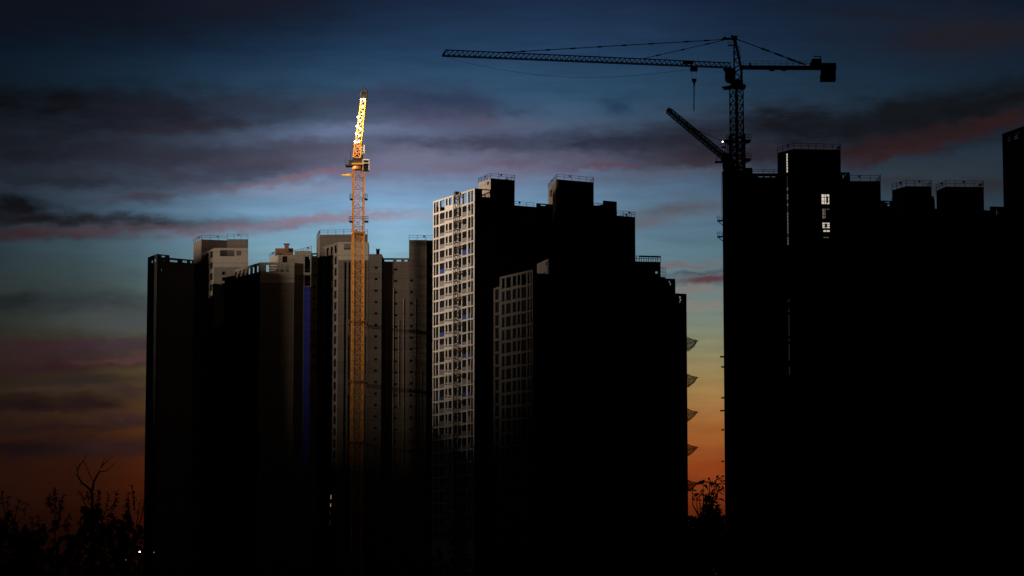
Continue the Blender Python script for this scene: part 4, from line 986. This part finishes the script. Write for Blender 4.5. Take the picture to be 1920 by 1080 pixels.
    q = a.lerp(b, .38); s.box(q-u*.4, 1.0, 1.6, .4); q = a.lerp(b, .53); s.box(q-u*.35, 1.0, 1.6, .4)
    s.build('counter_jib', 'blacksteel', t)
    s = MB(); n = 11
    for k in range(n+1): q = a.lerp(b, .02+.85*k/n)+Vector((0, -.8, .25)); s.bar(q, q+u*1.05, .08)
    for h in (.55, 1.05): s.bar(a+Vector((.4, -.8, .25+h)), a.lerp(b, .87)+Vector((0, -.8, .25+h)), .05)
    q = a.lerp(b, .11)+u*.6; s.box(q, .4, .4, .7); s.build('guard_rail', 'blacksteel', t)
    s = MB(); s.box(P(1531, 118, D+4), 2.0, 1.4, 1.6); s.box(P(1525, 121, D+4), 1.4, 1.2, .8); s.bar(P(1540, 124, D+4), P(1538, 106, D+4), .2); s.bar(P(1538.5, 106, D+4), P(1524.5, 105.5, D+4), .16); s.build('winch', 'blacksteel', t)
    s = MB(); q = P(1552.5, 136, D+4); s.box(P(1552.8, 135.5, D+4), 3.05, 1.9, 3.7); s.box(P(1552, 147, D+4), 3.2, 1.7, 1.3); s.box(P(1564, 126, D+4), .7, 1.6, 1.6); s.bar(P(1541, 123, D+4), P(1548, 119.5, D+4), .3)
    s.build('counterweight', 'blacksteel', t)
    # tie bars
    s = MB()
    def tie(p, q, t_=.14, nodes=(.25, .5, .75)):
        s.bar(p, q, t_)
        for f_ in nodes: c = p.lerp(q, f_); d = (q-p).normalized(); s.bar(c-d*.5, c+d*.5, t_*2)
    tie(PX(1357, 74), P(938, 98.8, D-11), .14, (.08, .17, .33, .45, .56, .68, .79, .9, .97)); tie(PX(1357, 75.5), P(1203, 110.6, D-4), .12, (.2, .5, .8))
    tie(PX(1380, 73), P(1508, 120.5, D+3.5), .15, (.4, .45, .6, .66, .78, .84, .95)); s.bar(P(1478, 111, D+3), P(1510, 121.5, D+3.5), .2)
    s.build('tie_bar', 'blacksteel', t)
    # trolley and hook
    s = MB(); tq = P(1301, 129.5, D-2); s.box(tq, 1.5, 1.5, .8)
    for dx in (-.6, .6): s.bar(tq+Vector((dx, 0, .7)), tq+Vector((dx, 0, -.3)), .14)
    s.build('trolley', 'blacksteel', t)
    s = MB(); hq = P(1301.5, 150, D-2)
    for dx in (-.55, .55): s.bar(tq+Vector((dx, 0, -.4)), hq+Vector((dx*.7, 0, .4)), .045)
    s.bar(hq-u*.5, P(1301, 208, D-2), .2); s.bar(hq-u*.6, hq-u*1.4, .3); s.build('hoist_rope', 'blacksteel', t)
    s = MB(); s.box(hq, 1.0, .6, .5); s.box(hq-u*.4, .6, .5, .5); s.build('hook_block', 'blacksteel', t)
    # slack power cable under the jib
    s = MB(); pts = []
    ctl = [(831, 105), (880, 119), (940, 131), (1010, 141), (1080, 145.5), (1150, 144.5), (1220, 139), (1294, 130)]
    for px, py in ctl: pts.append(P(px, py, D-14*(1294-px)/463-2 if px < 1294 else D-2))
    s.tube(pts, .028, 5); s.build('slack_cable', 'steel', t)
crane_black()

def crane_luffing():
    D = 549; t = thing('tower_crane', (P(1372, 310, D).x, D, 0), 'small dark crane with its jib raised to the left, before the black mast', 'crane')
    a = P(1366, 301, D); b = P(1253.5, 207.5, D-10)
    lattice(t, 'jib', a, b, 1.05, 1.15, .17, .09, 'steel', mode='XX', wtop=.9)
    s = MB(); s.bar(a.lerp(b, 0)+Vector((.1, 0, -.3)), a.lerp(b, .62)+Vector((0, 0, -.25)), .28, .14); s.build('jib_walkway', 'steel', t)
    s = MB(); s.bar(b+Vector((.3, 0, -.2)), P(1254, 201.5, D-10), .18); s.bar(P(1249, 208, D-10), P(1254, 201.5, D-10), .16); s.bar(P(1250, 208, D-10), P(1259, 211, D-10), .3); s.bar(P(1254, 201.5, D-10), P(1262, 213, D-10), .14)
    for px, py in ((1273, 217), (1288, 231), (1320, 261)): s.bar(P(px, py+3, D-6), P(px+1.5, py, D-6), .3)
    s.build('jib_head', 'steel', t)
    s = MB(); s.bar(P(1288, 236, D-7), P(1354, 264, D), .07); s.bar(P(1290, 238, D-7), P(1312, 248, D-5), .16); s.bar(P(1333, 277, D-4), P(1362, 268, D), .06); s.build('luffing_rope', 'blacksteel', t)
    s = MB()
    s.box(P(1361, 297, D), 2.0, 2.2, 1.5); s.box(P(1347, 304, D-2), 1.5, 1.0, .3); s.bar(P(1343, 305, D-2), P(1344, 296, D-2), .12); s.bar(P(1343, 297, D-2), P(1350, 291, D-2), .1)
    s.box(P(1366, 310, D), 2.4, 2, 1.3); s.box(P(1372, 318, D), 3.4, 2.4, 1.5); s.box(P(1360, 265, D), 1.0, .8, .4); s.box(P(1357, 276, D), 1.0, .6, .3)
    for px in (1358, 1362, 1366): s.bar(P(px, 300, D), P(px+3, 262, D), .16)
    for py in (262, 270, 279, 288): s.bar(P(1361, py, D), P(1371, py+2, D), .13)
    for px in (1355.5, 1359, 1362): s.bar(P(px, 291, D-1), P(px, 285, D-1), .09)
    s.build('machinery_frame', 'blacksteel', t)
    s = MB(); q = P(1355, 265.5, D-1.4); s.tube([q+Vector((0, .5, 0)), q+Vector((0, .12, 0))], .14, 8, .22); fl = s.build('work_lamp', 'blacksteel', t)
    s = MB(); s.tube([q+Vector((0, .1, 0)), q, q+Vector((0, -.12, 0))], .15, 10, .08); s.build('bulb', 'lampwhite', fl)
crane_luffing()

# ------------------------------------------------------------------ vegetation in the foreground
def leafcluster(mb, p, n, ln, rnd, droop=.3, wd=.28):
    for k in range(n):
        a = rnd.uniform(0, 2*math.pi); e = rnd.uniform(-.7, 1.1)
        d = Vector((math.cos(a)*math.cos(e), math.sin(a)*math.cos(e), math.sin(e))).normalized(); l = ln*rnd.uniform(.6, 1.2)
        s = d.cross(Vector((rnd.uniform(-.5, .5), rnd.uniform(-1, 1), 1))).normalized()*l*wd*.5
        m1 = p+d*l*.45; tip = p+d*l+Vector((0, 0, -l*droop))
        mb.tri(p, m1+s, m1-s); mb.tri(m1-s, m1+s, tip)
def shrub(name, label, cx, cy_top, w_px, D, ln, dens, seed, cat='shrub', group=None, spikes=(), base_py=1100):
    rnd = random.Random(seed); top = P(cx, cy_top, D); g0 = Vector((top.x, D, 0))
    t = thing(name, g0, label, cat, group); H = top.z; rw = w_px/FPX*D/2
    lv = MB(); st = MB(); n = dens
    for i in range(6):
        a = rnd.uniform(0, 6.28); q = g0+Vector((math.cos(a)*rw*.5, math.sin(a)*rw*.4, H*rnd.uniform(.55, .8)))
        mid = g0.lerp(q, .5)+Vector((rnd.uniform(-.08, .08), 0, .1)); st.tube([g0+Vector((rnd.uniform(-.05, .05), 0, -.05)), mid, q], .035, 6, .012)
    for i in range(n):
        h = rnd.random()**.6; r_ = rw*math.sqrt(rnd.random())*(1.0 if h < .84 else math.sqrt(max(0, 1-((h-.84)/.17)**2)))
        a = rnd.uniform(0, 6.28); p = g0+Vector((math.cos(a)*r_, math.sin(a)*r_*.7, H*.1+h*(H*.86)))
        p.z *= 1+(.05*math.sin(p.x*13+seed)+.045*math.sin(p.x*31+seed*2)-.05+rnd.uniform(-.02, .035))*h; leafcluster(lv, p, rnd.randint(14, 22), ln, rnd)
    for (px, py, lean, cl) in spikes:
        q = P(px, py, D+rnd.uniform(-.2, .2)); b = Vector((q.x+(top.x-q.x)*rnd.uniform(.45, .7), q.y, max(.6, q.z-rnd.uniform(.22, .42)))); mid = q.lerp(b, .45)+Vector(((q.x-b.x)*.25+rnd.uniform(-.03, .03), 0, -.03))
        st.tube([b, mid, q], .010, 5, .004)
        for k in range(cl): leafcluster(lv, mid.lerp(q, (k+1)/cl), 7, ln, rnd)
    tag(lv.build('foliage', 'leaf', t)); st.build('stem', 'bark', t)
    return t
HG = 'shrubs along the foreground'
shrub('shrub', 'low dark bush at the bottom left corner', 22, 955, 130, 38, .075, 700, 1, group=HG, spikes=[(2, 925, 0, 3), (15, 935, .1, 2), (35, 938, -.1, 2), (48, 945, 0, 2)])
shrub('shrub', 'slim leafy sapling between the corner bush and the bush with bare branches', 105, 922, 34, 37.5, .085, 30, 2, group=HG, spikes=[(104, 918, 0, 5), (92, 932, -.1, 5), (118, 930, .1, 4), (112, 950, 0, 4), (108, 975, 0, 4), (100, 940, 0, 4)])
shrub('shrub', 'low sparse bush behind the slim leafy sapling', 75, 985, 130, 39, .07, 420, 3, group=HG, spikes=[(60, 972, 0, 3), (72, 968, 0, 3), (130, 965, .1, 3)])
shrub('shrub', 'large rounded bush below the bare forked branches', 185, 938, 140, 38, .075, 900, 4, group=HG, spikes=[(150, 922, -.1, 3), (163, 925, 0, 3), (172, 918, 0, 3), (185, 920, .1, 4), (203, 928, .2, 3), (218, 924, .1, 3), (215, 938, .1, 3)])
shrub('shrub', 'thin twiggy bush against the left edge of the leftmost tower', 250, 958, 90, 38.5, .07, 420, 5, group=HG, spikes=[(238, 935, 0, 3), (241, 925, 0, 2), (247, 912, .05, 1), (250, 925, 0, 2), (262, 945, 0, 2), (270, 940, 0, 2)])
xs = [(350, 1005), (470, 1012), (600, 1008), (730, 1014), (860, 1004), (990, 1000), (1120, 1006), (1230, 975)]
for i, (x, y) in enumerate(xs):
    shrub('shrub', 'low dark bush in the unlit row along the bottom, number %s from the leftmost tower' % ['one', 'two', 'three', 'four', 'five', 'six', 'seven', 'eight'][i] if False else 'low unlit bush %s' % ['under the leftmost tower', 'under the pale banded tower', 'left of the foot of the yellow crane', 'right of the foot of the yellow crane', 'under the sunlit windowed front', 'under the dim windowed front', 'under the railed lift tower', 'just left of the broad leaved bush'][i],
          x, y, 170, 39+(i % 3)*.6, .08, 200, 20+i, group=HG)
shrub('shrub', 'bush with broad pointed leaves in the bright gap between the towers', 1318, 938, 150, 34, .13, 330, 6, group=HG,
      spikes=[(1298, 922, 0, 1), (1312, 925, 0, 1), (1318, 908, 0, 1), (1322, 928, 0, 1), (1330, 903, .05, 1), (1343, 900, .05, 1), (1348, 912, 0, 2), (1352, 905, 0, 1), (1345, 935, 0, 1), (1305, 940, 0, 1)])
shrub('shrub', 'dense low bush filling the foot of the bright gap, behind the broad leaved bush', 1322, 948, 190, 36, .10, 900, 61, group=HG)
for i, (x, y) in enumerate([(1450, 985), (1570, 990), (1690, 996), (1810, 990), (1910, 996)]):
    shrub('shrub', 'low unlit bush %s' % ['right of the broad leaved bush', 'below the lit stair windows', 'below the single railed roof box', 'below the wide railed roof box', 'in the bottom right corner'][i], x, y, 170, 39+(i % 2)*.6, .08, 200, 40+i, group=HG)
def bare_branches():
    D = 38.6; t = thing('bare_tree', (P(172, 917, D).x, D, 0), 'leafless forked branches rising out of the large rounded bush', 'tree')
    tr = MB(); b = P(173, 925, D); tr.tube([Vector((b.x, D, -.05)), Vector((b.x+.05, D, 1.2)), b], .035, 7, .02); tr.build('trunk', 'bark', t)
    br = MB()
    for pts, r0, r1 in (([(173, 925), (165, 914), (153, 905), (146, 893), (145, 881), (150, 871), (157, 864), (162, 853)], .017, .004),
                        ([(157, 865), (164, 880), (173, 902)], .005, .006), ([(146, 893), (141, 889), (137, 886)], .005, .002), ([(145, 881), (141, 868)], .005, .002),
                        ([(173, 920), (176, 903), (184, 888), (190, 876), (196, 860)], .020, .004), ([(186, 885), (198, 883), (207, 877), (215, 869)], .009, .003),
                        ([(192, 873), (203, 862), (215, 856)], .007, .002), ([(198, 883), (206, 878), (218, 866)], .005, .002), ([(162, 853), (167, 848)], .004, .002), ([(153, 905), (150, 912)], .004, .004)):
        br.tube([P(x, y, D+math.sin(x)*.12) for x, y in pts], r0, 6, r1)
    br.build('branches', 'bark', t)
bare_branches()

# ------------------------------------------------------------------ garden lamps
def lamp(px, py, D, r, m, label):
    q = P(px, py, D); t = thing('garden_lamp', (q.x, D, 0), label, 'lamp', 'small lamps at the bottom left')
    s = MB(); s.tube([(q.x, D, 0), (q.x, D, q.z-r)], .018, 8); s.tube([(q.x, D, q.z-r-.01), (q.x, D, q.z-r+.005)], r*1.2, 8); s.build('post', 'blacksteel', t)
    s = MB()
    ring = [q+Vector((0, 0, r*math.cos(a))) for a in [math.pi*k/6 for k in range(7)]]
    n = 10
    for k in range(6):
        a0, a1 = math.pi*k/6, math.pi*(k+1)/6
        for j in range(n):
            b0, b1 = 2*math.pi*j/n, 2*math.pi*(j+1)/n
            f = lambda a, b: q+Vector((r*math.sin(a)*math.cos(b), r*math.sin(a)*math.sin(b), r*math.cos(a)))
            s.quad(f(a0, b0), f(a1, b0), f(a1, b1), f(a0, b1))
    s.build('globe', m, t)
lamp(262, 1035, 30, .010, 'lampwhite', 'brightest of three small white lamps low in the dark bottom left')
lamp(289, 1036, 30, .006, 'lampdim', 'faint lamp just right of the brightest white one')
lamp(236, 1050, 30, .005, 'lampdim', 'faintest lamp, lowest and furthest left of the three')
